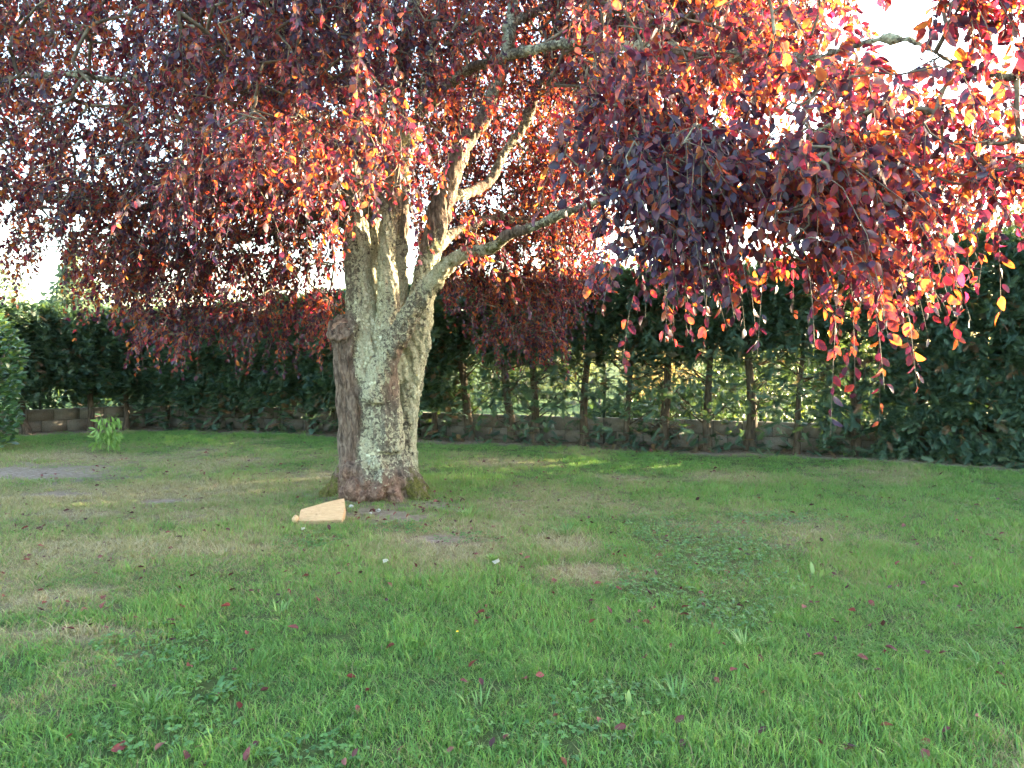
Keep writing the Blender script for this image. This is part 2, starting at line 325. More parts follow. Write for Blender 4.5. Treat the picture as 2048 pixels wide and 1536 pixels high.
LIMBS = [
 [(712, 430, 8.78, 23), (711, 400, 8.8, 23), (712, 320, 8.85, 22), (716, 240, 8.9, 22), (712, 150, 9.0, 19), (690, 40, 9.1, 16), (670, -80, 9.3, 13), (650, -260, 9.5, 9)],
 [(778, 425, 8.72, 22), (786, 350, 8.72, 20), (790, 260, 8.72, 18), (797, 170, 8.70, 16), (815, 80, 8.6, 14), (835, 0, 8.6, 12), (860, -120, 8.5, 9), (885, -280, 8.5, 7)],
 [(805, 430, 8.95, 13), (815, 330, 9.0, 11), (830, 250, 9.1, 10), (850, 150, 9.2, 8), (880, 20, 9.4, 7), (910, -130, 9.6, 5)],
 [(743, 420, 8.98, 18), (745, 350, 9.0, 17), (750, 270, 9.05, 15), (768, 180, 9.1, 13), (760, 60, 9.3, 10), (740, -90, 9.6, 8)],
 [(878, 430, 8.86, 23), (905, 350, 8.9, 20), (938, 280, 9.0, 17), (978, 210, 9.05, 14), (1003, 150, 9.1, 12), (1020, 60, 9.2, 12), (1035, -80, 9.4, 9), (1060, -230, 9.6, 6)],
 [(878, 546, 8.16, 19), (892, 533, 8.10, 17), (930, 505, 8.0, 14), (985, 492, 7.8, 12), (1022, 470, 7.6, 11), (1070, 452, 7.3, 10), (1130, 425, 6.9, 9), (1210, 395, 6.3, 8), (1310, 350, 5.7, 8), (1420, 310, 5.0, 7), (1540, 300, 4.5, 6), (1640, 260, 4.3, 6), (1740, 215, 4.1, 6)],
 [(790, 290, 8.72, 15), (840, 225, 8.6, 12), (900, 170, 8.3, 11), (950, 135, 8.0, 11), (1010, 118, 7.6, 11), (1080, 100, 7.2, 10), (1170, 85, 6.8, 10), (1300, 95, 6.2, 11), (1400, 100, 5.6, 10), (1500, 108, 5.2, 9), (1620, 125, 4.8, 8), (1700, 100, 4.6, 8), (1800, 82, 4.4, 8), (1900, 120, 4.2, 7), (2040, 160, 4.0, 6)],
 [(890, 400, 8.95, 13), (930, 390, 9.2, 11), (965, 375, 9.5, 10), (990, 345, 9.7, 9), (1020, 290, 9.9, 9), (1060, 220, 10, 10), (1095, 140, 10.2, 9), (1115, 20, 10.4, 7), (1130, -120, 10.6, 5)],
 [(712, 330, 8.85, 14), (660, 270, 8.6, 12), (570, 205, 8.2, 11), (450, 165, 7.8, 9), (330, 140, 7.6, 8), (230, 160, 7.5, 7), (100, 150, 7.5, 6), (-60, 170, 7.5, 5)],
 [(714, 410, 8.85, 14), (650, 385, 9.0, 12), (540, 375, 9.2, 10), (400, 400, 9.4, 8), (250, 420, 9.5, 7), (90, 400, 9.5, 5)],
 [(868, 500, 8.95, 13), (900, 470, 9.6, 10), (980, 440, 10.5, 9), (1080, 450, 11.3, 9), (1130, 500, 11.8, 6)],
 [(722, 470, 8.9, 14), (660, 430, 9.6, 12), (570, 450, 10.3, 10), (450, 490, 10.8, 8), (330, 530, 11, 6)],
 [(700, 200, 8.95, 13), (620, 120, 8.2, 12), (560, 40, 7.4, 10), (500, -60, 6.6, 9), (420, -170, 6.0, 7)],
 [(1010, 60, 9.2, 10), (1120, 0, 9.6, 9), (1280, -60, 9.8, 7), (1420, -60, 9.8, 6)],
]
def to3(pl): return np.array([np.append(P(a, b, c), r * c / F) for a, b, c, r in pl])
plum = empty('plum_tree', (TREE[0], TREE[1], 0))
tag(plum, 'big old purple-leaved plum tree with lichen-covered many-stemmed trunk in the lawn', 'tree')
PB = np.array((TREE[0], TREE[1], 0.0))

def remesh(V, Fs, vox, name):
    me = mesh_np(name, V, Fs); o = bpy.data.objects.new(name, me); COL.objects.link(o)
    m = o.modifiers.new('r', 'REMESH'); m.mode = 'VOXEL'; m.voxel_size = vox; m.use_smooth_shade = True
    s = o.modifiers.new('s', 'SMOOTH'); s.factor = .5; s.iterations = 2
    dg = bpy.context.evaluated_depsgraph_get(); ev = o.evaluated_get(dg)
    out = bpy.data.meshes.new_from_object(ev); bpy.data.objects.remove(o); bpy.data.meshes.remove(me); out.name = name
    return out
def barkify(me, amp=1.0):
    n = len(me.vertices); co = np.empty(n * 3, np.float32); me.vertices.foreach_get('co', co); co = co.reshape(-1, 3).astype(float)
    nr = np.empty(n * 3, np.float32); me.vertex_normals.foreach_get('vector', nr); nr = nr.reshape(-1, 3)
    li = np.zeros(n); mo = np.zeros(n); d = np.zeros(n)
    pxs, pys, _ = pix(co)
    for i in range(n):
        x_, y_, z_ = co[i]
        # bark runs in twisted ropes up the stems
        tw = z_ * .55
        v = Vector(((x_ + tw * .5) * 9, (y_ - tw * .3) * 9, z_ * 1.5))
        rg = abs(mnoise.noise(v)); v2 = Vector(((x_ + tw * .5) * 26, (y_ - tw * .3) * 26, z_ * 4.5))
        d[i] = .062 * (rg - .25) + .020 * mnoise.noise(v2) + .006 * mnoise.noise(Vector((x_ * 60, y_ * 60, z_ * 40)))
        li[i] = mnoise.noise(Vector((x_ * 2.2, y_ * 2.2, z_ * 1.3 + 4)))
    lowflat = np.clip((z_low(co) - .05) / .3, 0, 1)
    co += nr * (d * amp)[:, None]
    # the brown column on the left carries no lichen; the base is bare wood and moss
    brown = np.clip((728 + (860 - pys) * -.02 - pxs) / 26, 0, 1) * np.clip((pys - 620) / 30, 0, 1)
    base = np.clip((pys - 925) / 80, 0, 1)
    li = np.clip(.62 + li * .9 - brown * .9 - base * .75 - np.clip((520 - pys) / 500, 0, .22), 0, 1)
    jit = np.array([mnoise.noise(Vector((c_[0] * 7, c_[1] * 7, c_[2] * 4))) for c_ in co]) * 55
    bare = np.clip((pys + jit - 925 - .35 * np.clip(pxs - 760, 0, 60)) / 45, 0, 1) * np.clip((815 - pxs) / 20, 0, 1)
    mo = .8 * np.clip(np.clip((pys - 880) / 90, 0, 1) * (np.clip((pxs - 790) / 30, 0, 1) + np.clip((688 - pxs) / 14, 0, 1)) + .6 * np.clip((pxs - 825) / 30, 0, 1) * np.clip((600 - pys) / 60, 0, 1) * np.clip((pys - 430) / 60, 0, 1), 0, 1)
    me.vertices.foreach_set('co', co.astype(np.float32).ravel())
    for nm, a in (('lichen', li), ('moss', mo), ('bare', bare)):
        at = me.attributes.new(nm, 'FLOAT', 'POINT'); at.data.foreach_set('value', a.astype(np.float32))
    me.materials.append(M_BARK); me.update(); return co, nr, li
def z_low(co): return co[:, 2]

mb = MB()
for nm, pl in STEMS.items():
    q = resample(to3(pl), .06); V, Fs = tube(q[:, :3], q[:, 3], 18); mb.add(V, Fs)
# root flares spreading into the ground
for ang, ln, r0, h0 in ((-2.75, .62, .15, .38), (-2.2, .50, .15, .36), (-1.55, .48, .14, .34), (-1.0, .55, .15, .36), (-.45, .66, .16, .40), (.3, .6, .15, .4), (1.3, .6, .16, .4), (2.4, .6, .16, .4)):
    c = np.array((TREE[0], TREE[1], 0)); dv = np.array((math.cos(ang), math.sin(ang), 0))
    pts = [np.append(c + dv * ln * .30 + (0, 0, h0 + .1), r0 * 1.05), np.append(c + dv * ln * .58 + (0, 0, h0 * .55), r0), np.append(c + dv * ln * .85 + (0, 0, h0 * .15), r0 * .75), np.append(c + dv * ln * 1.1 + (0, 0, -.10), r0 * .5)]
    q = resample(pts, .06); V, Fs = tube(q[:, :3], q[:, 3], 14); mb.add(V, Fs)
# collar of the sawn stub, its face turned to the camera and up; burls at the foot
c = P(689, 662, 8.46); a = np.linspace(0, 2 * np.pi, 18)
SU = np.array((.97, .0, .10)); SW = np.array((0, .62, .78))
stub_c = c + np.array((-.015, -.07, .03)); ring = stub_c + np.cos(a)[:, None] * SU * .135 + np.sin(a)[:, None] * SW * .155
V, Fs = tube(ring, .034, 8, False); mb.add(V, Fs)
V, Fs = tube(np.array([c + (0, .06, -.16), c + (-.01, -.02, -.05), stub_c]), np.array([.16, .155, .135]), 14); mb.add(V, Fs)
def ball(px, py, Y_, r, sx=1, sz=1):
    th = np.linspace(.05, np.pi - .05, 9); p_ = P(px, py, Y_); rr = r * Y_ / F
    pts = np.stack([np.zeros(9), np.zeros(9), np.cos(th) * rr * sz], -1) + p_; V, Fs = tube(pts, np.sin(th) * rr * sx, 12); mb.add(V, Fs)
for b_ in ((735, 965, 8.22, 24), (772, 960, 8.22, 23), (708, 982, 8.18, 20, 1, 1.3), (798, 968, 8.30, 15), (752, 985, 8.16, 19), (722, 940, 8.26, 20), (698, 950, 8.28, 17, 1, 1.6), (756, 930, 8.27, 17), (786, 985, 8.18, 13), (728, 992, 8.14, 15), (690, 985, 8.25, 14)): ball(*b_)
tm = remesh(np.concatenate(mb.V), [np.concatenate(f) for f in mb.F.values()], .0135, 'trunk')
tco, tnr, tli = barkify(tm)
tm.transform(Matrix.Translation(-Vector(PB))); trunk = link('trunk', tm, plum)
LI_SRC = [(tco, tnr, tli)]
NODES = []; NODER = []; NODEL = []
for li_, pl in enumerate(LIMBS):
    q = resample(to3(pl), .10)
    q[1:, :3] += np.array([mnoise.noise_vector(Vector(p[:3]) * 1.9) for p in q[1:]]) * .05
    mb = MB(); V, Fs = tube(q[:, :3], q[:, 3], 12); mb.add(V, Fs)
    lm = remesh(np.concatenate(mb.V), [np.concatenate(f) for f in mb.F.values()], .021, 'limb')
    c_, n_, l_ = barkify(lm, .62); LI_SRC.append((c_, n_, l_))
    lm.transform(Matrix.Translation(-Vector(PB))); link('limb', lm, plum)
    for p in q[3:]: NODES.append(p[:3]); NODER.append(p[3]); NODEL.append(li_)
# sawn end of the stub
mb = MB(); a = np.arange(18) * 2 * np.pi / 18; sn = np.cross(SU, SW); sn = sn if sn[1] < 0 else -sn
V = np.vstack([stub_c + sn * .012, stub_c + sn * .018 + np.cos(a)[:, None] * SU * .118 + np.sin(a)[:, None] * SW * .135]); V2 = V - sn * .05; jj = np.arange(18)
mb.add(np.vstack([V, V2]), [np.stack([np.zeros(18, int), 1 + jj, 1 + (jj + 1) % 18], -1), np.stack([1 + jj, 20 + jj, 20 + (jj + 1) % 18, 1 + (jj + 1) % 18], -1)])
link('sawn_stub', mb.mesh('sawn_stub', [M_BURL]), plum, -PB)
import bmesh
def blob_mesh(r, seed, sub=3, lump=.25, fr=2.2):
    bm = bmesh.new(); bmesh.ops.create_icosphere(bm, subdivisions=sub, radius=1.0)
    for v in bm.verts:
        n = mnoise.noise(v.co * fr + Vector((seed * 3.1, seed, 0))) + .5 * mnoise.noise(v.co * fr * 2.3 + Vector((0, seed * 2.7, 0)))
        v.co *= (1 + lump * n); v.co = Vector((v.co.x * r[0], v.co.y * r[1], v.co.z * r[2]))
    for f in bm.faces: f.smooth = True
    return bm
def bm_link(bm, name, mat, parent=None, loc=None, kind=None):
    me = bpy.data.meshes.new(name); bm.to_mesh(me); bm.free(); me.materials.append(mat)
    return link(name, me, parent, loc, kind)
# lichen rosettes standing proud of the bark
mb = MB()
for co_, nr_, l_ in LI_SRC:
    w = np.clip(l_ - .45, 0, 1) ** 1.5
    px_, py_, dp = pix(co_); facing = (-(nr_ * nrm(co_ - np.array((0, 0, CAMZ)))).sum(1)) > -.25
    # rosettes grow in colonies
    col_n = np.array([mnoise.noise(Vector(c * 5.5)) for c in co_[::1]]) if len(co_) < 200000 else np.zeros(len(co_))
    w = w * facing * np.clip(col_n + .25, 0, 1)
    if w.sum() <= 0: continue
    k_ = min(2600, int(len(co_) * (.05 if co_ is tco else .015))); idx = RNG.choice(len(co_), k_, p=w / w.sum())
    for i in idx:
        n = nr_[i]; c = co_[i] + n * .004; t = nrm(np.cross(n, RNG.normal(size=3))); b = np.cross(n, t)
        r = .005 + .016 * RNG.random() ** 2; a = np.arange(7) * 2 * np.pi / 7; rr = r * (.6 + .7 * RNG.random(7))
        V = np.vstack([c + n * r * .10, c + rr[:, None] * (np.cos(a)[:, None] * t + np.sin(a)[:, None] * b) + n * (RNG.random((7, 1)) * r * .55)])
        jj = np.arange(7); mb.add(V, [np.stack([np.zeros(7, int), 1 + jj, 1 + (jj + 1) % 7], -1)], RNG.random() * .9 + (.1 if RNG.random() < .05 else 0))
link('lichen', mb.mesh('lichen', [M_LICHEN]), plum, -PB, 'stuff')

# ------------------------------------------------------------------ plum tree: twigs and leaves
# (x0, x1, y0, y1, Ynear, Yfar, twigs, leaf length)
REG = [
 (1150, 1650, -260, 200, 4.4, 6.6, 330, .070), (1560, 2080, 90, 330, 3.8, 5.5, 90, .070), (1870, 2110, -120, 60, 3.8, 4.6, 44, .074),
 (1250, 1450, 250, 515, 4.0, 4.9, 165, .066), (1550, 1790, 280, 530, 3.8, 4.7, 165, .066), (1200, 1900, 260, 420, 4.4, 5.8, 230, .068), (1600, 1960, 200, 380, 4.0, 5.4, 55, .068), (1860, 2070, 250, 390, 4.0, 4.8, 34, .070),
 (1130, 1480, 120, 350, 4.6, 6.2, 190, .074),
 (840, 1190, -320, 440, 10.3, 12.4, 1050, .068), (820, 1150, -100, 200, 9.2, 10.4, 420, .066), (830, 1160, 180, 490, 10.7, 12.6, 700, .066), (880, 1000, 430, 500, 7.8, 8.1, 14, .068), (1000, 1220, 280, 440, 10.4, 12.0, 190, .068),
 (870, 960, 430, 560, 11.0, 12.4, 190, .068), (940, 1120, 440, 680, 11.0, 12.4, 400, .068), (1090, 1200, 430, 590, 11.0, 12.4, 160, .068),
 (330, 800, -260, 380, 5.8, 8.2, 760, .070), (-240, 460, -260, 400, 7.2, 10.6, 2100, .066), (380, 700, 60, 430, 8.6, 10.8, 420, .066), (-220, 640, -180, 410, 10.4, 12.2, 700, .072),
 (190, 300, 450, 570, 8.6, 11.2, 130, .068), (270, 420, 450, 670, 8.6, 11.2, 250, .068), (400, 530, 450, 630, 8.6, 11.2, 170, .068), (510, 670, 450, 660, 9.0, 11.2, 210, .068),
 (340, 700, 300, 480, 8.0, 10.2, 290, .068), (30, 340, 360, 510, 8.2, 10.6, 250, .066), (560, 1000, -260, 170, 7.0, 8.3, 300, .068), (540, 710, 160, 400, 7.4, 8.4, 90, .068),
 (1180, 1620, -480, 70, 7.0, 11.5, 800, .068), (1120, 1560, -240, 60, 7.4, 10.4, 800, .068), (1090, 1560, 30, 180, 7.6, 10.4, 520, .066), (480, 860, -220, 420, 9.2, 11.8, 620, .066), (780, 960, 40, 330, 7.6, 8.4, 70, .068),  # upper right sprays added to shade the upper left crown
]
A = []; LL = []
for x0, x1, y0, y1, a, b, n, ll in REG:
    u = RNG.random((n, 3))
    cl = RNG.random((max(4, n // 7), 3)); ci = RNG.integers(0, len(cl), n)      # twigs come in sprays
    mixw = (RNG.random(n) < .6)[:, None]; u = np.where(mixw, np.clip(cl[ci] + RNG.normal(size=(n, 3)) * .07, 0, 1), u)
    for k_ in range(n):
        A.append(P(x0 + (x1 - x0) * u[k_, 0], y0 + (y1 - y0) * u[k_, 1], a + (b - a) * u[k_, 2])); LL.append(ll)
for _ in range(330):   # the crown goes on above the frame
    A.append(np.array((RNG.uniform(-6.5, 4.5), RNG.uniform(4.5, 12.3), RNG.uniform(5.6, 7.6)))); LL.append(.072)
A = np.array(A); LL = np.array(LL)
# grow branches: every twig is joined to the nearest wood already there
nodes = np.array(NODES); nrad = list(NODER); par = [-1] * len(nodes); root = [-1] * len(nodes); nl = list(nodes)
d0 = np.array([np.min(np.linalg.norm(nodes - p, axis=1)) for p in A]); order = np.argsort(d0)
cap = len(nodes) + len(A) * 6; NB = np.zeros((cap, 3)); NB[:len(nodes)] = nodes; nn = len(nodes)
PAR = np.full(cap, -1); ROOT = np.full(cap, -1); CNT = np.zeros(cap); TW = np.zeros(len(A), int)
for ai in order:
    p = A[ai]; dd = NB[:nn] - p; D = np.linalg.norm(dd, axis=1) + np.maximum(0, dd[:, 2]) * .35
    k_ = int(np.argmin(D)); base = NB[k_]; L = np.linalg.norm(p - base); ns = int(np.clip(L / .28, 1, 4)); prev = k_
    for s_ in range(1, ns + 1):
        t = s_ / ns; q = base + (p - base) * t
        if s_ < ns: q = q + RNG.normal(size=3) * .05 * L + (0, 0, .12 * L * math.sin(math.pi * t))
        NB[nn] = q; PAR[nn] = prev; ROOT[nn] = ROOT[prev] if ROOT[prev] >= 0 else nn; prev = nn; nn += 1
    TW[ai] = prev
    c_ = prev
    while c_ >= 0 and PAR[c_] >= 0: CNT[c_] += 1; c_ = PAR[c_]
BR = {}
for k_ in range(len(nodes), nn):
    if PAR[k_] >= 0: BR.setdefault(ROOT[k_], []).append(k_)
smallb = MB()
for r_, es in BR.items():
    big = CNT[r_] >= 14; mb = MB() if big else smallb
    for e in es:
        r1 = min(.0028 + .0018 * math.sqrt(CNT[e]), .017); pp = PAR[e]; r0 = min(.0028 + .0018 * math.sqrt(CNT[pp]), .018) if PAR[pp] >= 0 else r1 * 1.15
        mid = (NB[pp] + NB[e]) / 2 + RNG.normal(size=3) * .010
        V, Fs = tube(np.array([NB[pp], mid, NB[e]]), np.array([r0, (r0 + r1) / 2, r1]), 5 if big else 3, False); mb.add(V, Fs)
    if big: link('branch', mb.mesh('branch', [M_TWIG], True), plum, -PB)
# twigs: hang out and down from their branch
n = len(A); ax = PB + (0, 0, 2.5); out = A - ax; out[:, 2] *= .25; out = nrm(out)
tdir = nrm(out * .6 + RNG.normal(size=(n, 3)) * .55 + np.array((0, 0, -.05))); tl = .32 + .38 * RNG.random(n); droop = .25 + .75 * RNG.random(n)
tl = np.minimum(tl, np.maximum(.15, (A[:, 2] - 1.42) * .8))
tt = np.linspace(0, 1, 4)
TP = A[:, None] + tl[:, None, None] * (tdir[:, None] * (tt[None, :, None] * (1 - .35 * tt[None, :, None])) + np.array((0, 0, -1.0)) * (droop[:, None, None] * tt[None, :, None] ** 1.8))
a3 = np.arange(3) * 2 * np.pi / 3
T = nrm(np.gradient(TP, axis=1)); U = nrm(np.cross(T, np.array((.3, .94, .1)))); W = np.cross(T, U); rr = np.linspace(.0036, .0014, 4)
V = TP[:, :, None] + rr[None, :, None, None] * (np.cos(a3)[None, None, :, None] * U[:, :, None] + np.sin(a3)[None, None, :, None] * W[:, :, None])
base = np.arange(n)[:, None, None] * 12 + np.arange(3)[None, :, None] * 3; j = np.arange(3)[None, None]; j2 = (j + 1) % 3
q = np.stack(np.broadcast_arrays(base + j, base + j2, base + 3 + j2, base + 3 + j), -1).reshape(-1, 4)
smallb.add(V.reshape(-1, 3), [q])
link('twigs', smallb.mesh('twigs', [M_TWIG]), plum, -PB, 'stuff')

# leaf shapes: y along the leaf, folded at the midrib, tip turned down
def leaf_shape(w=.29, fold=.10, curl=.14):
    V = np.array([(0, 0, 0), (0, .36, -fold * .3), (0, .70, -curl * .55), (0, 1, -curl * 1.3),
                  (w * .66, .17, fold * .55), (w, .46, fold * .6 - curl * .2), (w * .62, .80, fold * .2 - curl * .75),
                  (-w * .66, .17, fold * .55), (-w, .46, fold * .6 - curl * .2), (-w * .62, .80, fold * .2 - curl * .75)], float)
    T3 = np.array([(0, 4, 1), (0, 1, 7), (2, 6, 3), (2, 3, 9)]); Q = np.array([(1, 4, 5, 2), (1, 2, 8, 7)]); T3 = np.vstack([T3, [(2, 5, 6), (2, 9, 8)]])
    return V, [T3, Q]
def leaf_low(w=.27, fold=.08, curl=.16):
    V = np.array([(0, 0, 0), (w, .38, fold), (w * .7, .78, fold * .3 - curl * .5), (0, 1, -curl), (-w * .7, .78, fold * .3 - curl * .5), (-w, .38, fold)], float)
    return V, [np.array([(0, 1, 2, 3), (0, 3, 4, 5)])]
def frames(ydir, nvec):
    y_ = nrm(ydir); z_ = nvec - (nvec * y_).sum(1, keepdims=True) * y_; z_ = nrm(z_); x_ = np.cross(y_, z_)
    return np.stack([x_, y_, z_], -1)
def scatter(shape, pos, R, size, rnd):
    V0, F0 = shape; k_ = len(V0); n_ = len(pos)
    s = size if size.ndim == 2 else size[:, None]
    V = np.einsum('nij,nkj->nki', R, V0[None] * s[:, None, :]) + pos[:, None]
    off = (np.arange(n_) * k_)[:, None, None]
    return V.reshape(-1, 3), [(f[None] + off).reshape(-1, f.shape[1]) for f in F0], np.repeat(rnd, k_)
per = 21
ti = np.repeat(np.arange(n), per); t = np.tile((np.arange(per) + .6) / per, n) + RNG.normal(size=n * per) * .02; t = np.clip(t, .02, 1)
keep = RNG.random(n * per) < (.66 + .32 * t); ti = ti[keep]; t = t[keep]; m = len(ti)
pos = A[ti] + tl[ti, None] * (tdir[ti] * (t * (1 - .35 * t))[:, None] + np.array((0, 0, -1.0)) * (droop[ti] * t ** 1.8)[:, None])
tang = nrm(tdir[ti] * (1 - .7 * t)[:, None] + np.array((0, 0, -1.0)) * (droop[ti] * 1.8 * t ** .8)[:, None])
sidev = nrm(np.cross(tang, RNG.normal(size=(m, 3))))
ld = nrm(tang * .45 + sidev * .75 + np.array((0, 0, -.45)) + RNG.normal(size=(m, 3)) * .22)
nv = nrm(RNG.normal(size=(m, 3)) * .75 + np.array((0, 0, .7)))
pos = pos + sidev * .008
sz = LL[ti] * (.62 + .55 * RNG.random(m)); wv = .72 + .58 * RNG.random(m)
tn_ = .55 * N1(pos[:, 0] * 1.3 + 9, pos[:, 2] * 1.3 + pos[:, 1] * .7) + .45 * N2(pos[:, 1] * 2.6, pos[:, 2] * 2.6 + pos[:, 0])
tone = np.clip(.48 * RNG.random(m) + .27 * RNG.random(n)[ti] + .35 * tn_ - .05 + RNG.normal(size=m) * .08, 0, 1)
reddened = np.clip((pos[:, 0] - 1.0) / 1.6, 0, 1) * (pos[:, 1] < 6.5) * (RNG.random(m) < .45); tone = np.clip(tone + reddened * .30, 0, 1)   # some near leaves towards the right shift to crimson
R = frames(ld, nv)
size3 = np.stack([sz * wv, sz, sz], -1)
px_, py_, dp = pix(pos); apx = sz * F / np.maximum(dp, .5)
inf = (px_ > 5) & (px_ < 2043) & (py_ > 5) & (py_ < 1500) & (dp > 1)
cell = (px_ // 9).astype(int) * 4000 + (py_ // 9).astype(int); o_ = np.argsort(dp); o_ = o_[inf[o_]]
_, first = np.unique(cell[o_], return_index=True); front = o_[first]
# broadest faces first
fc = np.abs((R[front, :, 2] * nrm(pos[front] - np.array((0, 0, CAMZ)))).sum(1)); sc_ = apx[front] * (.4 + .6 * fc)
sel = front[np.argsort(-sc_)[:300]]
isel = np.zeros(m, bool); isel[sel] = True
nearm = (dp < 6.6) & ~isel & (np.abs(px_ - 1024) < 1400); farm = ~nearm & ~isel
mb = MB()
k3 = RNG.integers(0, 3, m)
for msk, shp in ((nearm & (k3 == 0), leaf_shape(.29, .06, .10)), (nearm & (k3 == 1), leaf_shape(.31, .20, .26)), (nearm & (k3 == 2), leaf_shape(.27, -.05, .34)), (farm & (k3 > 0), leaf_low()), (farm & (k3 == 0), leaf_low(.29, .02, .34))):
    V, Fs, a = scatter(shp, pos[msk], R[msk], size3[msk], tone[msk]); mb.add(V, Fs, np.clip(a + RNG.normal(size=len(a)) * .07, 0, 1))
fo = link('foliage', mb.mesh('foliage', [M_PLUM]), plum, -PB, 'stuff')
LEAFV = []
for i in range(12):
    V0, F0 = leaf_shape(.27 + .05 * RNG.random(), .06 + .10 * RNG.random(), .08 + .16 * RNG.random())
    LEAFV.append(mesh_np('leaf', V0, F0, [M_PLUM], {'rnd': np.clip((i + .5) / 12 + np.array([0, -.05, -.04, .06, .05, .09, .08, .04, .08, .06]), 0, 1)}, True))
for i in sel:
    o = link('leaf', LEAFV[min(11, int(tone[i] * 12))], plum)
    o.matrix_local = Matrix.Translation(pos[i] - PB) @ Matrix(R[i].tolist()).to_4x4() @ Matrix.Diagonal((*size3[i], 1))
print('plum leaves', m, 'branch parts', sum(1 for r_ in BR if CNT[r_] >= 14))

# ------------------------------------------------------------------ block wall and wire fence behind the hedge
def offset_poly(pts, d):
    pts = [np.array(p, float) for p in pts]; out = []
    for i, p in enumerate(pts):
        t = nrm(pts[min(i + 1, len(pts) - 1)] - pts[max(i - 1, 0)]); out.append(p + np.array((-t[1], t[0])) * d)
    return out
WP = offset_poly(HPTS, .42)
BLK = mesh_np('block', *box((0, 0, 0), (.246, .095, .121)), [M_BLOCK])
def wall(i0, i1, label, flab):
    p0, p1 = WP[i0], WP[i1]
    w = empty('block_wall', (*((p0 + p1) / 2), 0)); tag(w, label, 'wall', 'garden block walls'); w['kind'] = 'thing'
    fe = empty('wire_fence', (*((p0 + p1) / 2), .49)); tag(fe, flab, 'fence', 'wire fences on the walls'); fe['kind'] = 'thing'
    c0 = np.append((p0 + p1) / 2, 0)
    for a_ in range(i0, i1):
        s0, s1 = WP[a_], WP[a_ + 1]; dv = s1 - s0; L = np.hypot(*dv); t = dv / L; ang = math.atan2(t[1], t[0])
        Rz = np.array(((t[0], -t[1], 0), (t[1], t[0], 0), (0, 0, 1)))
        mb = MB(); cc = np.append((s0 + s1) / 2, .2); V, Fs = box(cc - c0, (L / 2 - .002, .085, .285), Rz); mb.add(V, Fs); link('mortar', mb.mesh('mortar', [M_MORTAR]), w)
        for row in range(3):
            nb = int(L / .5); x_ = .25 if row % 2 else .0
            pieces = np.arange(0, L, .5) + x_
            for s_ in pieces:
                e0 = s_; e1 = min(s_ + .5, L)
                if e1 - e0 < .08: continue
                q = s0 + t * (e0 + e1) / 2
                o = link('block', BLK, w); o.location = (q[0] - c0[0], q[1] - c0[1], -.125 + row * .25 - (.005 * RNG.random())); o.rotation_euler = (RNG.normal() * .006, 0, ang + RNG.normal() * .004); o.scale = ((e1 - e0) / .5 * .99, 1, 1)
        k_ = max(1, int(round(L / 2.4)))
        for s_ in range(k_):
            q0 = s0 + dv * s_ / k_; q1 = s0 + dv * (s_ + 1) / k_; f0 = np.append(q0, .49) - np.append(c0[:2], .49); f1 = np.append(q1, .49) - np.append(c0[:2], .49)
            mb = MB(); V, Fs = box(f0 + (0, 0, .62), (.025, .025, .66), Rz); mb.add(V, Fs); link('post', mb.mesh('post', [M_FENCE]), fe)
            mb = MB(); Lw = np.linalg.norm(f1 - f0)
            for h in (.05, .25, .45, .65, .85, 1.05, 1.22): V, Fs = box((f0 + f1) / 2 + (0, 0, h), (Lw / 2 - .03, .004, .005), Rz); mb.add(V, Fs)
            for v in np.arange(.08, Lw - .05, .1): V, Fs = box(f0 + np.append(t, 0) * v + Rz @ (0, .009, 0) + (0, 0, .64), (.0028, .0028, .6), Rz); mb.add(V, Fs)
            link('wire_panel', mb.mesh('wire_panel', [M_FENCE]), fe)
wall(0, 1, 'low grey block wall under the hedge behind the laurel', 'dark wire fence on the wall behind the laurel side hedge')
wall(1, 3, 'low shaded block wall under the hedge left of the plum trunk', 'dark wire fence on the wall left of the plum trunk')
wall(3, 7, 'low stained block wall under the see-through hedge right of the plum trunk', 'dark wire fence behind the see-through hedge right of the trunk')

# ------------------------------------------------------------------ hedge conifers
def spray_shape(seed):
    r = np.random.default_rng(seed); V = []; T3 = []
    def tri(a, b, c): k_ = len(V); V.extend([a, b, c]); T3.append((k_, k_ + 1, k_ + 2))
    tri((-.018, 0, 0), (.018, 0, 0), (0, 1, -.16))
    for i in range(9):
        y0 = .10 + .095 * i; L = (.36 * (1 - .75 * (i / 9)) + .06) * r.uniform(.8, 1.2); zc = -.16 * y0 * y0
        for s in (-1, 1):
            tip = (s * L * .78, y0 + L * .72, zc - .06 - .05 * r.random()); tri((0, y0 - .055, zc), (0, y0 + .065, zc), tip)
            m_ = (s * L * .4, y0 + L * .36, zc - .03)
            if i % 3 == 0: tri((m_[0] - .015, m_[1] - .02, m_[2]), (m_[0] + .015, m_[1] + .03, m_[2]), (m_[0] + s * .02, m_[1] + L * .42, m_[2] + .03 * r.normal()))
    return np.array(V, float), [np.array(T3)]
SPR = [spray_shape(i) for i in range(4)]
HW, HD, HH = .62, .50, 3.4
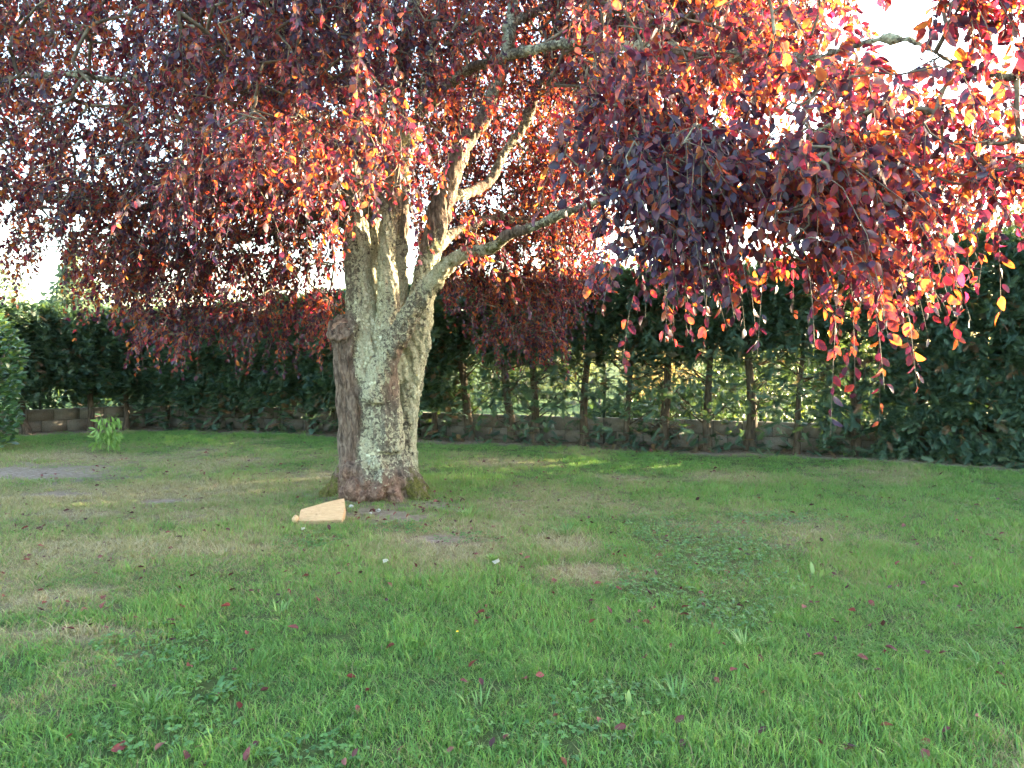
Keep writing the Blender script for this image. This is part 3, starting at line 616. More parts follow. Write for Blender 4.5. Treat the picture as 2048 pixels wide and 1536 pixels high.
def hedge_foliage(seed, dens, n=1500):
    """dens(z01) gives how thick the foliage is at that share of the height"""
    r = np.random.default_rng(seed); mb = MB(); pts = []
    while len(pts) < n:
        z = r.random() * .985
        u = r.uniform(-1, 1) * HW
        if r.random() > dens(float(np.clip(z + .16 * mnoise.noise(Vector((u * 2.6, z * 4, seed * 1.7))), 0, 1))): continue
        dsh = r.choice((-1, 1)) * (1 - .55 * r.random() ** 2.0) * HD * (.88 + .55 * mnoise.noise(Vector((u * 3.4, z * 9, seed * 2.3))))
        if z > .93: dsh = r.uniform(-1, 1) * HD
        pts.append((u, dsh, z * HH + r.normal() * .03))
    p = np.array(pts); up = np.where(p[:, 2:3] > HH * .93, .9, .15)
    out = nrm(np.concatenate([p[:, :1] * .25, p[:, 1:2], np.zeros((n, 1))], 1))
    yd = nrm(out * .8 + r.normal(size=(n, 3)) * .5 + np.concatenate([np.zeros((n, 2)), up - .1], 1))
    nv = nrm(r.normal(size=(n, 3)) * .5 + np.array((0, 0, 1.0))); Rm = frames(yd, nv); sz = .15 + .17 * r.random(n)
    tone = np.clip(r.random(n) * .9 + .0, 0, 1); tone = np.where(r.random(n) < .07, .9 + .1 * r.random(n), tone * .95)
    for k_ in range(4):
        s = np.arange(n) % 4 == k_
        V, Fs, a = scatter(SPR[k_], p[s] - yd[s] * sz[s, None] * .5, Rm[s], sz[s], tone[s]); mb.add(V, Fs, a)
    return mb.mesh('foliage', [M_HEDGE])
ST = lambda a, b: (lambda z: float(np.clip((z - a) / (b - a), 0, 1)))
FOL = {
 'clear': [hedge_foliage(10 + i, lambda z: 1.0 if z > .33 else (.03 if z > .25 else 0.0), 3300) for i in range(2)],
 'low': [hedge_foliage(20 + i, lambda z: 1.0 if z > .19 else .10, 3400) for i in range(2)],
 'bare': [hedge_foliage(30 + i, lambda z: 1.0 if z > .62 else (.42 if z > .50 else (.15 if z > .2 else .07)), 2100) for i in range(2)],
 'thin': [hedge_foliage(40 + i, lambda z: 1.0 if z > .52 else (.40 if z > .30 else .34), 2400) for i in range(2)],
 'full': [hedge_foliage(50 + i, lambda z: 1.0 if z > .2 else .7, 3800) for i in range(2)],
}
def hedge_wood(seed, bare):
    r = np.random.default_rng(seed); tr = MB(); lean = r.normal(size=2) * .05
    zs = np.array([-.1, 0, .15, .5, 1.0, 1.7, 2.4, 3.1]); pts = np.stack([lean[0] * zs + r.normal(size=8) * .02, lean[1] * zs + r.normal(size=8) * .02, zs], -1)
    rr = np.array([.12, .095, .075, .064, .056, .046, .034, .015]) * r.uniform(.8, 1.15)
    V, Fs = tube(pts, rr, 9); tr.add(V, Fs)
    brs = []
    for i in range(16 if bare else 9):
        z0 = r.uniform(.25, 2.5) if bare else r.uniform(.6, 2.7); c = np.array([np.interp(z0, zs, pts[:, k_]) for k_ in (0, 1)] + [z0])
        a = r.uniform(0, 2 * np.pi); L = r.uniform(.5, 1.15) if bare else r.uniform(.4, .7); rise = r.uniform(.3, 1.2)
        dv = nrm(np.array((math.cos(a) * 1.2, math.sin(a) * .55, rise))); side = r.normal(size=3) * .06
        p = np.array([c, c + dv * L * .35 + side * .5, c + dv * L * .7 + side, c + dv * L + (0, 0, .05)])
        mb = MB(); V, Fs = tube(p, np.array([.019, .014, .009, .004]) * r.uniform(.7, 1.2), 5); mb.add(V, Fs)
        for _ in range(4 if bare else 0):
            q0 = c + dv * L * r.uniform(.3, .95); d2 = nrm(dv + r.normal(size=3) * .7); V, Fs = tube(np.array([q0, q0 + d2 * .18, q0 + d2 * .36 + (0, 0, -.03)]), np.array([.006, .004, .002]), 3); mb.add(V, Fs)
        brs.append(mb.mesh('branch', [M_HBARK], True))
    return tr.mesh('trunk', [M_HBARK], True), brs
WOOD = {'bare': [hedge_wood(60 + i, True) for i in range(4)], 'dense': [hedge_wood(70 + i, False) for i in range(4)]}
ORD = ['first', 'second', 'third', 'fourth', 'fifth', 'sixth', 'seventh', 'eighth', 'ninth', 'tenth', 'eleventh', 'twelfth', 'thirteenth', 'fourteenth', 'fifteenth', 'sixteenth', 'seventeenth', 'eighteenth', 'nineteenth', 'twentieth', 'twenty-first', 'twenty-second', 'twenty-third', 'twenty-fourth', 'twenty-fifth', 'twenty-sixth', 'twenty-seventh', 'twenty-eighth', 'twenty-ninth', 'thirtieth']
def conifer(x, y, ang, kind, h, label, seed):
    e = empty('hedge_conifer', (x, y, gz1(x, y) if abs(x) < 17 else 0), ang); tag(e, label, 'conifer', 'clipped conifers of the garden hedge')
    f = link('foliage', FOL[kind][(seed // 3) % 2], e, kind='stuff'); f.scale = (1, 1, h / HH)
    w = WOOD['bare' if kind in ('bare', 'thin') else 'dense'][seed % 4]
    fat = .7 + .75 * RNG.random(); t = link('trunk', w[0], e); t.scale = (fat, fat, h / HH)
    for b in w[1]: q = link('branch', b, e); q.scale = (1, 1, h / HH)
def run(p0, p1, n, kinds, h0, h1, lab, start=0):
    p0 = np.array(p0); p1 = np.array(p1); t = p1 - p0; ang = math.atan2(t[1], t[0])
    for i in range(n):
        u = (i + .5) / n; q = p0 + t * u + nrm(t) * RNG.normal() * .11 + RNG.normal(size=2) * .04; kd = kinds(u) if callable(kinds) else kinds
        flip = math.pi if (i * 7 + 3) % 2 else 0
        conifer(q[0], q[1], ang + flip + RNG.normal() * .05, kd, h0 + (h1 - h0) * u + RNG.normal() * .05, lab(i), start + i * 5 + 1)
run(HPTS[1], HPTS[0], 11, 'clear', 2.75, 2.85, lambda i: f'{ORD[i]} clipped hedge conifer from the corner along the side wall towards the laurel')
run(HPTS[2], HPTS[1], 6, 'low', 2.95, 2.8, lambda i: f'{ORD[i + 3]} clipped hedge conifer left of the plum trunk towards the corner', 2)
run(HPTS[3], HPTS[2], 3, 'low', 3.0, 2.95, lambda i: f'{ORD[i]} clipped hedge conifer left of the plum trunk towards the corner', 1)
cnt = [0]
def rl(i):
    cnt[0] += 1; return f'{ORD[cnt[0] - 1]} hedge conifer right of the plum trunk along the back wall'
run(HPTS[3], HPTS[4], 5, lambda u: 'low' if u < .25 else 'bare', 3.1, 3.2, rl)
run(HPTS[4], HPTS[5], 5, 'bare', 3.2, 3.3, rl, 1)
run(HPTS[5], HPTS[6], 3, lambda u: 'thin' if u < .3 else 'full', 3.35, 3.5, rl, 2)
run(HPTS[6], HPTS[7], 8, 'full', 3.5, 3.4, rl, 1)
run(HPTS[7], HPTS[8], 9, 'full', 3.4, 3.4, rl, 2)

# ------------------------------------------------------------------ laurel shrub at the frame edge, drooping sapling
def leafy(name, label, cat, base, pts, mat, stem_mat, rnd, ldir, lsize, nsep, width=1.0, group=None):
    e = empty(name, base); tag(e, label, cat, group); m_ = len(pts); R_ = frames(ldir, nrm(RNG.normal(size=(m_, 3)) * .6 + np.array((0, -.3, .8))))
    s3 = np.stack([lsize * width, lsize, lsize], -1)
    px_, py_, dp = pix(pts + np.asarray(base)); ok = (px_ > 0) & (px_ < 2048); score = np.where(ok, -dp, -1e6)
    selk = np.argsort(-score)[:nsep]; ms = np.zeros(m_, bool); ms[selk] = True
    if (~ms).any():
        V, Fs, a = scatter(leaf_low(), pts[~ms], R_[~ms], s3[~ms], rnd[~ms]); link('foliage', mesh_np('foliage', V, Fs, [mat], {'rnd': a}), e, kind='stuff')
    var = []
    for i in range(6):
        V0, F0 = leaf_shape(); var.append(mesh_np('leaf', V0, F0, [mat], {'rnd': np.full(len(V0), (i + .5) / 6)}, True))
    for i in selk:
        o = link('leaf', var[min(5, int(rnd[i] * 6))], e); o.matrix_local = Matrix.Translation(pts[i]) @ Matrix(R_[i].tolist()).to_4x4() @ Matrix.Diagonal((*s3[i], 1))
    return e
n = 3600; a = RNG.random(n) * 2 * np.pi; h = RNG.random(n) ** .85; prof = .78 * (np.clip(1.15 - (np.abs(h - .42) / .62) ** 2.2, .25, 1)); rr = prof * (.55 + .45 * RNG.random(n) ** .4) * (.85 + .3 * N1(a * 2.5, h * 6))
pts = np.stack([np.cos(a) * rr, np.sin(a) * rr, .08 + h * 2.5], -1); ld = nrm(np.stack([np.cos(a), np.sin(a), .35 + 0 * a], -1) + RNG.normal(size=(n, 3)) * .45)
tone = np.clip(RNG.random(n) * .75 + np.where((h > .8), .18, 0), 0, 1)  # top leaves yellowed to paint in the sunlight on them
lb = (-9.38, 12.9, 0)
e = leafy('laurel_shrub', 'glossy green laurel shrub standing at the left edge of the lawn', 'shrub', lb, pts, M_LAUREL, M_HBARK, tone, ld, .085 + .05 * RNG.random(n), 260, .95)
for i in range(5):
    mb = MB(); q = RNG.normal(size=2) * .15; V, Fs = tube(np.array([(q[0] * .4, q[1] * .4, -.05), (q[0], q[1], .9), (q[0] * 2.2, q[1] * 2.2, 2.1)]), np.array([.03, .022, .01]), 6); mb.add(V, Fs); link('stem', mb.mesh('stem', [M_HBARK], True), e)
g = G(212, 903); sb = (g[0], g[1], gz1(*g))
n = 170; ang = RNG.random(n) * 2 * np.pi; tier = RNG.random(n); rr = (.04 + .17 * np.sqrt(RNG.random(n)))
pts = np.stack([np.cos(ang) * rr + .06 * tier, np.sin(ang) * rr * .8, .16 + .50 * tier - rr * .25], -1)
ld = nrm(np.stack([np.cos(ang) * .35, np.sin(ang) * .35, -1.0 + 0 * ang], -1) + RNG.normal(size=(n, 3)) * .38); ld[:14] = nrm(np.stack([np.cos(ang[:14]), np.sin(ang[:14]), .3 + 0 * ang[:14]], -1)); pts[:14, 2] += .06
e = leafy('sapling', 'small light green sapling with drooping narrow leaves on the far lawn', 'sapling', sb, pts, M_SAPLING, M_HBARK, RNG.random(n), ld, .085 + .055 * RNG.random(n), n, .55)
for i in range(6):
    a_ = i * 1.05; mb = MB(); V, Fs = tube(np.array([(0, 0, -.03), (.01, 0, .25), (.05 + math.cos(a_) * .06, math.sin(a_) * .06, .5), (.06 + math.cos(a_) * .17, math.sin(a_) * .15, .66)]), np.array([.007, .006, .004, .002]), 5); mb.add(V, Fs); link('stem', mb.mesh('stem', [M_SAPLING], True), e)

# ------------------------------------------------------------------ trees and shrubs beyond the hedge
def far_tree(name, label, x, y, h, rx, mat, nleaf, ls, z0=.25, seed=1, cat='tree', cone=False):
    r = np.random.default_rng(seed); e = empty(name, (x, y, 0)); tag(e, label, cat)
    tr = MB(); V, Fs = tube(np.array([(0, 0, -.1), (.05, 0, h * .3), (-.05, .05, h * .6), (0, 0, h * .9)]), np.array([.05, .042, .03, .008]) * h * .55, 8); tr.add(V, Fs); link('trunk', tr.mesh('trunk', [M_HBARK], True), e)
    cl = []
    while len(cl) < 60:
        u = r.uniform(-1, 1, 3)
        if (u ** 2).sum() < 1: cl.append(u)
    cl = np.array(cl); c = cl[r.integers(0, 60, nleaf)] + r.normal(size=(nleaf, 3)) * .15
    zz = (c[:, 2] * .5 + .5); w = np.clip(1.15 - zz, .08, 1) if cone else np.ones(nleaf)
    p = np.stack([c[:, 0] * rx * w, c[:, 1] * rx * w, h * (z0 + (1 - z0) * np.clip(zz, 0, 1.1))], -1)
    R_ = frames(nrm(r.normal(size=(nleaf, 3)) + np.array((0, 0, -.4))), nrm(r.normal(size=(nleaf, 3))))
    V, Fs, a = scatter(leaf_low(), p, R_, ls * (.6 + .8 * r.random(nleaf)), r.random(nleaf)); link('crown', mesh_np('crown', V, Fs, [mat], {'rnd': a}), e, kind='stuff')
    for i in range(9):
        tip = p[r.integers(0, nleaf)]; b = MB(); V, Fs = tube(np.array([(0, 0, h * z0 * 1.2), tip * .5 + (0, 0, h * .15), tip]), np.array([.02, .012, .005]) * h * .5, 5); b.add(V, Fs); link('branch', b.mesh('branch', [M_HBARK], True), e)
    return e
q = P(150, 520, 24); far_tree('conifer_tree', 'pale grey-green conifer rising behind the left hedge', q[0], 24, 5.0, 1.6, M_TREE_P, 6000, .16, .1, 1, cone=True)
q = P(30, 560, 20); far_tree('leafy_tree', 'pale leafy tree top above the laurel at the left edge', q[0] - .8, 20, 4.0, 1.1, M_TREE_P, 3500, .13, .2, 2)
q = P(2040, 390, 19); far_tree('yellow_tree', 'yellow-green tree showing above the hedge at the right edge', q[0] + .6, 19, 6.0, 1.7, M_TREE_Y, 6500, .14, .2, 3)
q = P(1320, 720, 21); far_tree('golden_shrub', 'golden sunlit shrub seen through the bare hedge trunks', q[0], 21, 2.7, 1.0, M_GOLD, 4500, .10, .03, 4, 'shrub')
for i, (px, Y_, h, rx, lab) in enumerate(((1010, 34, 4.2, 2.6, 'sunlit round bush beyond the hedge just right of the trunk'), (1130, 42, 5.0, 3.2, 'sunlit bushy tree beyond the hedge behind the wire fence'), (1500, 38, 5.2, 3.0, 'sunlit leafy tree beyond the bare hedge under the hanging leaves'), (1640, 30, 4.4, 2.6, 'sunlit tree beyond the thin hedge right of the golden shrub'), (500, 34, 4.2, 3.0, 'dark bushy tree beyond the hedge left of the trunk'), (250, 36, 4.4, 3.4, 'dark bushy tree beyond the corner of the hedge'))):
    q = P(px, 718, Y_); far_tree('bushy_tree', lab, q[0], Y_, h, rx, M_TREE_Y, 4200, .24, .02, 10 + i)
# low hedge added to stand for the shaded ground beyond the fence
lh = empty('shade_hedge', (*(P(1640, 760, 17.0)[:2]), 0)); tag(lh, 'added low hedge standing in for shaded ground beyond the wire fence', 'hedge')
n = 9000; u = RNG.uniform(-1, 1, (n, 3)); u[:, 2] = RNG.random(n); hx = 5.2
p = np.stack([u[:, 0] * hx, u[:, 1] * .45 - u[:, 0] * hx * .36, u[:, 2] * 1.35 * np.clip((u[:, 0] + 1.0) * 1.6, .3, 1)], -1)
R_ = frames(nrm(RNG.normal(size=(n, 3)) + np.array((0, -.6, .6))), nrm(RNG.normal(size=(n, 3)))); V, Fs, a = scatter(leaf_low(), p, R_, .10 + .06 * RNG.random(n), RNG.random(n) * .8)
link('foliage', mesh_np('foliage', V, Fs, [M_LAUREL], {'rnd': a}), lh, kind='stuff')
for i in range(9):
    mb = MB(); x_ = -4.8 + i * 1.2; V, Fs = tube(np.array([(x_, -x_ * .36, -.05), (x_ + .02, -x_ * .36, .8)]), .03, 6); mb.add(V, Fs); link('stem', mb.mesh('stem', [M_HBARK], True), lh)

th = empty('gap_shade_thicket', (-13.0, 17.5, 0)); tag(th, 'added evergreen thicket darkening the gaps behind the left hedge corner', 'hedge')  # thicket added so the gaps under the left hedge read dark
n = 9000; u = RNG.uniform(-1, 1, (n, 2)); p = np.stack([u[:, 0] * 7.5, u[:, 1] * .6 + u[:, 0] * 4.4, RNG.random(n) * 2.3], -1)
R_ = frames(nrm(RNG.normal(size=(n, 3)) + np.array((0, -.6, .2))), nrm(RNG.normal(size=(n, 3)))); V, Fs, a = scatter(leaf_low(), p, R_, .20 + .1 * RNG.random(n), RNG.random(n) * .5)
link('foliage', mesh_np('foliage', V, Fs, [M_HEDGE], {'rnd': a}), th, kind='stuff')
for i in range(8):
    mb = MB(); x_ = -7 + i * 2.0; V, Fs = tube(np.array([(x_, x_ * .587, -.05), (x_ + .05, x_ * .587, 1.5)]), np.array([.06, .03]), 6); mb.add(V, Fs); link('stem', mb.mesh('stem', [M_HBARK], True), th)

# ------------------------------------------------------------------ tan wedge-shaped block by the trunk
bp = G(640, 1052); wb = empty('garden_block', (bp[0], bp[1], gz1(*bp))); tag(wb, 'tan wedge-shaped foam or wood block lying tilted on the grass beside the trunk', 'block')
bm = bmesh.new(); prof = []
L = .42; nW = .18; fW = .36; th = .078
top = [(-L / 2, 0)] + [(-L / 2 + L * t, -.010 * math.sin(math.pi * t)) for t in (.15, .3, .45, .6, .75, .9)] + [(L / 2, -.004)] + [(L / 2 + .018 * math.sin(math.pi * t) - .050 * t, fW * t) for t in (.2, .4, .6, .8)] + [(L / 2 - .050, fW)] + [(-L / 2 - .02 + (L - .03) * t, nW + (fW - nW) * t) for t in (.8, .6, .4, .2)] + [(-L / 2 - .02, nW)]
tilt = rad(25); ct, st_ = math.cos(tilt), math.sin(tilt)
def tp(u, v, w): return Vector((u, v * ct - w * st_, .045 + v * st_ + w * ct))
vt = [bm.verts.new(tp(u, v, 0.006 * math.sin(9 * u + 5 * v))) for u, v in top]; vb = [bm.verts.new(tp(u, v, -th)) for u, v in top]
bm.faces.new(vt); bm.faces.new(vb[::-1]); k_ = len(top)
for i in range(k_): bm.faces.new((vt[i], vb[i], vb[(i + 1) % k_], vt[(i + 1) % k_]))
bmesh.ops.recalc_face_normals(bm, faces=bm.faces); bmesh.ops.bevel(bm, geom=[e_ for e_ in bm.edges], offset=.004, segments=2, affect='EDGES')
bm_link(bm, 'slab', M_TAN, wb)
bm_link(blob_mesh((.034, .035, .045), 3, 3, .12), 'knob', M_TAN, wb, (-L / 2 - .030, .02, .045))
bm_link(blob_mesh((.10, .06, .07), 5, 2, .2), 'prop_stone', M_BURL, wb, (.08, .20, .035))

# ------------------------------------------------------------------ grass
def tuft(seed, nb, hmin, hmax, w, spread, lean):
    r = np.random.default_rng(seed); V = []; Q = []; T3 = []; A_ = []
    for i in range(nb):
        a = r.random() * 2 * np.pi; d = spread * math.sqrt(r.random()); b = np.array((math.cos(a) * d, math.sin(a) * d, -.01)); h = r.uniform(hmin, hmax)
        la = r.random() * 2 * np.pi; lv = np.array((math.cos(la), math.sin(la), 0)) * lean * r.uniform(.2, 1.3) * h; fa = r.random() * np.pi; wv = np.array((math.cos(fa), math.sin(fa), 0)) * w * r.uniform(.6, 1.2)
        k_ = len(V); m_ = b + lv * .35 + (0, 0, h * .6); t_ = b + lv + (0, 0, h * (1 - .25 * lean * r.random()))
        V += [b - wv, b + wv, m_ + wv * .8, m_ - wv * .8, t_]; Q.append((k_, k_ + 1, k_ + 2, k_ + 3)); T3.append((k_ + 3, k_ + 2, k_ + 4)); A_ += [r.random()] * 5
    return mesh_np('tuft', np.array(V), [np.array(Q), np.array(T3)], [M_BLADE], {'rnd': np.array(A_)})
tcol = bpy.data.collections.new('grass_tufts')
for i in range(8):
    o = bpy.data.objects.new('grass_tuft_shape', tuft(200 + i, 30, .022, .064 + .012 * (i % 3), .0023, .062, .8) if i < 6 else tuft(200 + i, 14, .05, .105, .0030, .075, .95)); tcol.objects.link(o)
def grass_points():
    out = []
    for y0, y1, dens in ((-1.0, 2.6, 40), (2.6, 4.2, 480), (4.2, 6.5, 420), (6.5, 10, 300), (10, 18.5, 170)):
        half = y1 * .72 + 1.2; nn_ = int(dens * (y1 - y0) * 2 * half); out.append(np.stack([RNG.uniform(-half, half, nn_), RNG.uniform(y0, y1, nn_)], -1))
    p = np.concatenate(out); hd, side = dist_poly(p[:, 0], p[:, 1], HPTS)
    dirt = dirt_f(p[:, 0], p[:, 1]); dry = dry_f(p[:, 0], p[:, 1]); cov = cover_f(p[:, 0], p[:, 1])
    keep = (side < 0) & (hd > .15) & (RNG.random(len(p)) > dirt * 1.15) & (RNG.random(len(p)) > dry * .15) & (RNG.random(len(p)) > cov * .75) & (np.hypot(p[:, 0] - TREE[0], p[:, 1] - TREE[1]) > .42)
    return p[keep], dry[keep]
gp, gd = grass_points(); ng = len(gp)
lush = lush_f(gp[:, 0], gp[:, 1]); cl_ = fbm(N2, gp[:, 0] * 3.1, gp[:, 1] * 3.1); hgt = .88 * (.35 + 1.0 * np.clip(lush * 1.5 - .2, 0, 1) + 1.1 * np.clip(cl_ - .5, 0, 1)) * (1 - .30 * gd) * (.7 + .6 * RNG.random(ng))
tone = np.clip(.0 + .65 * lush + .5 * (cl_ - .3) + RNG.normal(size=ng) * .16 + .12 * (fbm(N3, gp[:, 0] * .5, gp[:, 1] * .5) - .5), 0, 1)
gm = bpy.data.meshes.new('grass'); gm.vertices.add(ng); gm.vertices.foreach_set('co', np.stack([gp[:, 0], gp[:, 1], gz(gp[:, 0], gp[:, 1])], -1).astype(np.float32).ravel())
for nm, a in (('dry', gd), ('tone', tone), ('hgt', hgt), ('rotz', RNG.random(ng) * 6.283)):
    at = gm.attributes.new(nm, 'FLOAT', 'POINT'); at.data.foreach_set('value', a.astype(np.float32))
at = gm.attributes.new('pick', 'INT', 'POINT'); at.data.foreach_set('value', np.where(RNG.random(ng) < .12, RNG.integers(6, 8, ng), RNG.integers(0, 6, ng)).astype(np.int32))
gm.materials.append(M_BLADE)
grass = link('grass', gm, kind='stuff'); grass['label'] = 'short mown green lawn grass with dry straw patches'; grass['category'] = 'grass'
ngp = bpy.data.node_groups.new('grass_scatter', 'GeometryNodeTree')
ngp.interface.new_socket('Geometry', in_out='INPUT', socket_type='NodeSocketGeometry'); ngp.interface.new_socket('Geometry', in_out='OUTPUT', socket_type='NodeSocketGeometry')
N = ngp.nodes; Lk = ngp.links
gi = N.new('NodeGroupInput'); go = N.new('NodeGroupOutput'); iop = N.new('GeometryNodeInstanceOnPoints'); ci = N.new('GeometryNodeCollectionInfo'); ci.inputs['Collection'].default_value = tcol; ci.inputs['Separate Children'].default_value = True; ci.inputs['Reset Children'].default_value = True
def na(nm, ty='FLOAT'):
    d = N.new('GeometryNodeInputNamedAttribute'); d.data_type = ty; d.inputs['Name'].default_value = nm; return d.outputs['Attribute']
cr = N.new('ShaderNodeCombineXYZ'); Lk.new(na('rotz'), cr.inputs['Z'])
cs = N.new('ShaderNodeCombineXYZ'); cs.inputs['X'].default_value = 1; cs.inputs['Y'].default_value = 1; Lk.new(na('hgt'), cs.inputs['Z'])
Lk.new(gi.outputs[0], iop.inputs['Points']); Lk.new(ci.outputs[0], iop.inputs['Instance']); iop.inputs['Pick Instance'].default_value = True
Lk.new(na('pick', 'INT'), iop.inputs['Instance Index']); Lk.new(cr.outputs[0], iop.inputs['Rotation']); Lk.new(cs.outputs[0], iop.inputs['Scale']); Lk.new(iop.outputs[0], go.inputs[0])
mod = grass.modifiers.new('scatter', 'NODES'); mod.node_group = ngp
print('grass tufts', ng)

# clover and ivy among the grass
n = 44000; p = np.stack([RNG.uniform(-5, 6, n), RNG.uniform(2.6, 9.5, n)], -1); cv = cover_f(p[:, 0], p[:, 1]); kp = RNG.random(n) < cv * (1.2 if True else 1); p = p[kp]; n = len(p)
pts = np.stack([p[:, 0], p[:, 1], gz(p[:, 0], p[:, 1]) + .015 + .030 * RNG.random(n)], -1)
mb = MB(); a0 = RNG.random(n) * 6.283; sz = .014 + .011 * RNG.random(n); tn = RNG.random(n) * .7
for k_ in range(3):
    a = a0 + k_ * 2.094; yd = np.stack([np.cos(a), np.sin(a), .05 + .25 * RNG.normal(size=n)], -1); R_ = frames(nrm(yd), nrm(np.stack([RNG.normal(size=n) * .3, RNG.normal(size=n) * .3, np.ones(n)], -1)))
    V, Fs, at_ = scatter(leaf_low(.42), pts, R_, sz, tn); mb.add(V, Fs, at_)
cl = link('clover', mb.mesh('clover', [M_WEED]), kind='stuff'); cl['label'] = 'dark green clover patches growing among the grass'; cl['category'] = 'clover'

# ------------------------------------------------------------------ weeds and grass clumps one can point at
def clump(px, py, n_, h, w, label, lean=.8, mat=M_WEED, tone=(.5, 1), name='grass_clump', cat='grass clump', spread=.05):
    g = G(px, py); e = empty(name, (g[0], g[1], gz1(*g))); tag(e, label, cat)
    for i in range(n_):
        a = RNG.random() * 6.283; L = h * RNG.uniform(.6, 1.15); lv = np.array((math.cos(a), math.sin(a), 0)) * lean * RNG.uniform(.3, 1); sd = np.array((-math.sin(a), math.cos(a), 0)) * w; b = np.array((math.cos(a), math.sin(a), 0)) * spread * RNG.random()
        V = []
        for t, ww in ((0, .6), (.35, 1), (.7, .75), (1, .05)):
            c = b + lv * L * t * (.6 + .4 * t) + np.array((0, 0, L * t * (1 - .45 * lean * t))); V += [c - sd * ww, c + sd * ww]
        q = np.array([(0, 1, 3, 2), (2, 3, 5, 4), (4, 5, 7, 6)]); link('blade', mesh_np('blade', np.array(V), [q], [mat], {'rnd': np.full(8, RNG.uniform(*tone))}, True), e)
clump(938, 1034, 46, .17, .0045, 'bright green tuft of long grass beside the plum trunk', 1.0, spread=.10)
clump(1135, 1072, 44, .17, .0042, 'spreading long-bladed grass tuft right of the straw patch', 1.2, tone=(.3, .8), spread=.10)
clump(985, 1128, 26, .11, .009, 'broad-leaved light green plantain at the near edge of the straw patch', .9, name='plantain', cat='weed')
clump(1490, 1300, 34, .15, .0036, 'yellow-green wispy grass tuft among fallen leaves on the near lawn', 1.0, tone=(.55, .9), spread=.06)
clump(1632, 1145, 3, .13, .016, 'two pale grey-green upright leaves in the lawn on the right', .6, tone=(.9, 1), name='broadleaf_weed', cat='weed')
clump(430, 1385, 11, .085, .013, 'dark rosette weed in the near lawn on the left', 1.1, tone=(.1, .5), name='rosette_weed', cat='weed')
clump(300, 1415, 28, .12, .0040, 'coarse bright grass tuft near the bottom left corner', 1.0, tone=(.35, .7), spread=.08)
clump(1258, 1412, 2, .09, .013, 'single pale green upright leaf in the near lawn', .3, tone=(.95, 1), name='broadleaf_weed', cat='weed')
clump(1350, 1400, 30, .13, .0036, 'bright long grass tuft beside the single pale leaf', .9, tone=(.35, .7), spread=.09)
clump(960, 1420, 20, .11, .0036, 'yellow-green grass tuft in the centre of the near lawn', .8, tone=(.4, .8), spread=.08)
clump(560, 1235, 26, .09, .0035, 'fresh green grass tuft on the lawn below the tan block', .8, tone=(.6, .9), spread=.10)
clump(1960, 1330, 9, .20, .0040, 'long pale grass blades at the right edge of the near lawn', 1.3, tone=(.5, .8))
clump(450, 918, 22, .13, .0035, 'dry straw stubble tuft on the far lawn left of the trunk', .4, M_GOLD, (.3, 1), name='straw_tuft', cat='dry grass', spread=.25)
clump(420, 922, 16, .10, .0035, 'smaller dry straw tuft beside the stubble on the far lawn', .5, M_GOLD, (.3, 1), name='straw_tuft', cat='dry grass', spread=.2)
clump(1890, 925, 12, .24, .006, 'green weed shoots at the foot of the right hedge', .5, tone=(.4, .9))
clump(1690, 915, 14, .14, .008, 'leafy weed at the hedge foot under the hanging leaves', .8, tone=(.4, .8), name='rosette_weed', cat='weed')

# ------------------------------------------------------------------ fallen leaves, stones, scraps
FV = []
for i in range(8):
    V0, F0 = leaf_shape(.26 + .06 * RNG.random(), .1 + .25 * RNG.random(), -.25 + .6 * RNG.random()); FV.append(mesh_np('fallen_leaf', V0, F0, [M_FALLEN], {'rnd': np.full(len(V0), (i + .5) / 8)}, True))
cand = []
for px0, px1, py0, py1, n_ in ((0, 600, 1060, 1300, 60), (0, 900, 1300, 1530, 24), (600, 1300, 1040, 1260, 45), (1200, 2040, 1040, 1320, 90), (900, 2040, 1320, 1530, 36), (830, 930, 985, 1030, 34), (690, 830, 1015, 1050, 14), (850, 1000, 1050, 1110, 14)):
    cand += [(RNG.uniform(px0, px1), RNG.uniform(py0, py1)) for _ in range(n_)]
for px, py in cand:
    g = G(px, py); tn = RNG.integers(0, 8); o = link('fallen_leaf', FV[tn]); z_ = gz1(*g) + .024 + .014 * RNG.random()
    sz = .036 + .030 * RNG.random(); o.location = (g[0], g[1], z_); o.rotation_euler = (RNG.normal() * .5, RNG.normal() * .5, RNG.random() * 6.28); o.scale = (sz, sz, sz)
    cvx = float(cover_f(np.array([g[0]]), np.array([g[1]]))[0]); drx = float(dry_f(np.array([g[0]]), np.array([g[1]]))[0])
    where = ('among the clover' if cvx > .25 else 'on the near lawn at bottom left' if px < 900 else 'on the near lawn at bottom right') if py > 1300 else 'in the clover patch right of the trunk' if cvx > .3 and px > 1150 else 'on the straw patch before the trunk' if drx > .5 and 600 < px < 1300 else 'on the lawn near the right edge' if px > 1700 else ('at the foot of the plum trunk' if py < 1032 else ('on the lawn left of the tan block' if px < 600 else 'on the mid lawn right of the tan block'))
    tag(o, ('dark purple' if tn < 3 else 'dull red' if tn < 6 else 'pale pinkish') + f' fallen plum leaf {where}', 'leaf', ('dark purple' if tn < 3 else 'dull red' if tn < 6 else 'pale pinkish') + f' fallen leaves {where}')
n = 900; p = np.stack([RNG.uniform(-7, 6.5, n), RNG.uniform(5, 14.5, n)], -1); pts = np.stack([p[:, 0], p[:, 1], gz(p[:, 0], p[:, 1]) + .025], -1)
R_ = frames(nrm(np.concatenate([RNG.normal(size=(n, 2)), RNG.normal(size=(n, 1)) * .3], 1)), nrm(np.stack([RNG.normal(size=n) * .5, RNG.normal(size=n) * .5, np.ones(n)], -1)))
hd, side = dist_poly(p[:, 0], p[:, 1], HPTS); kp = (side < 0)
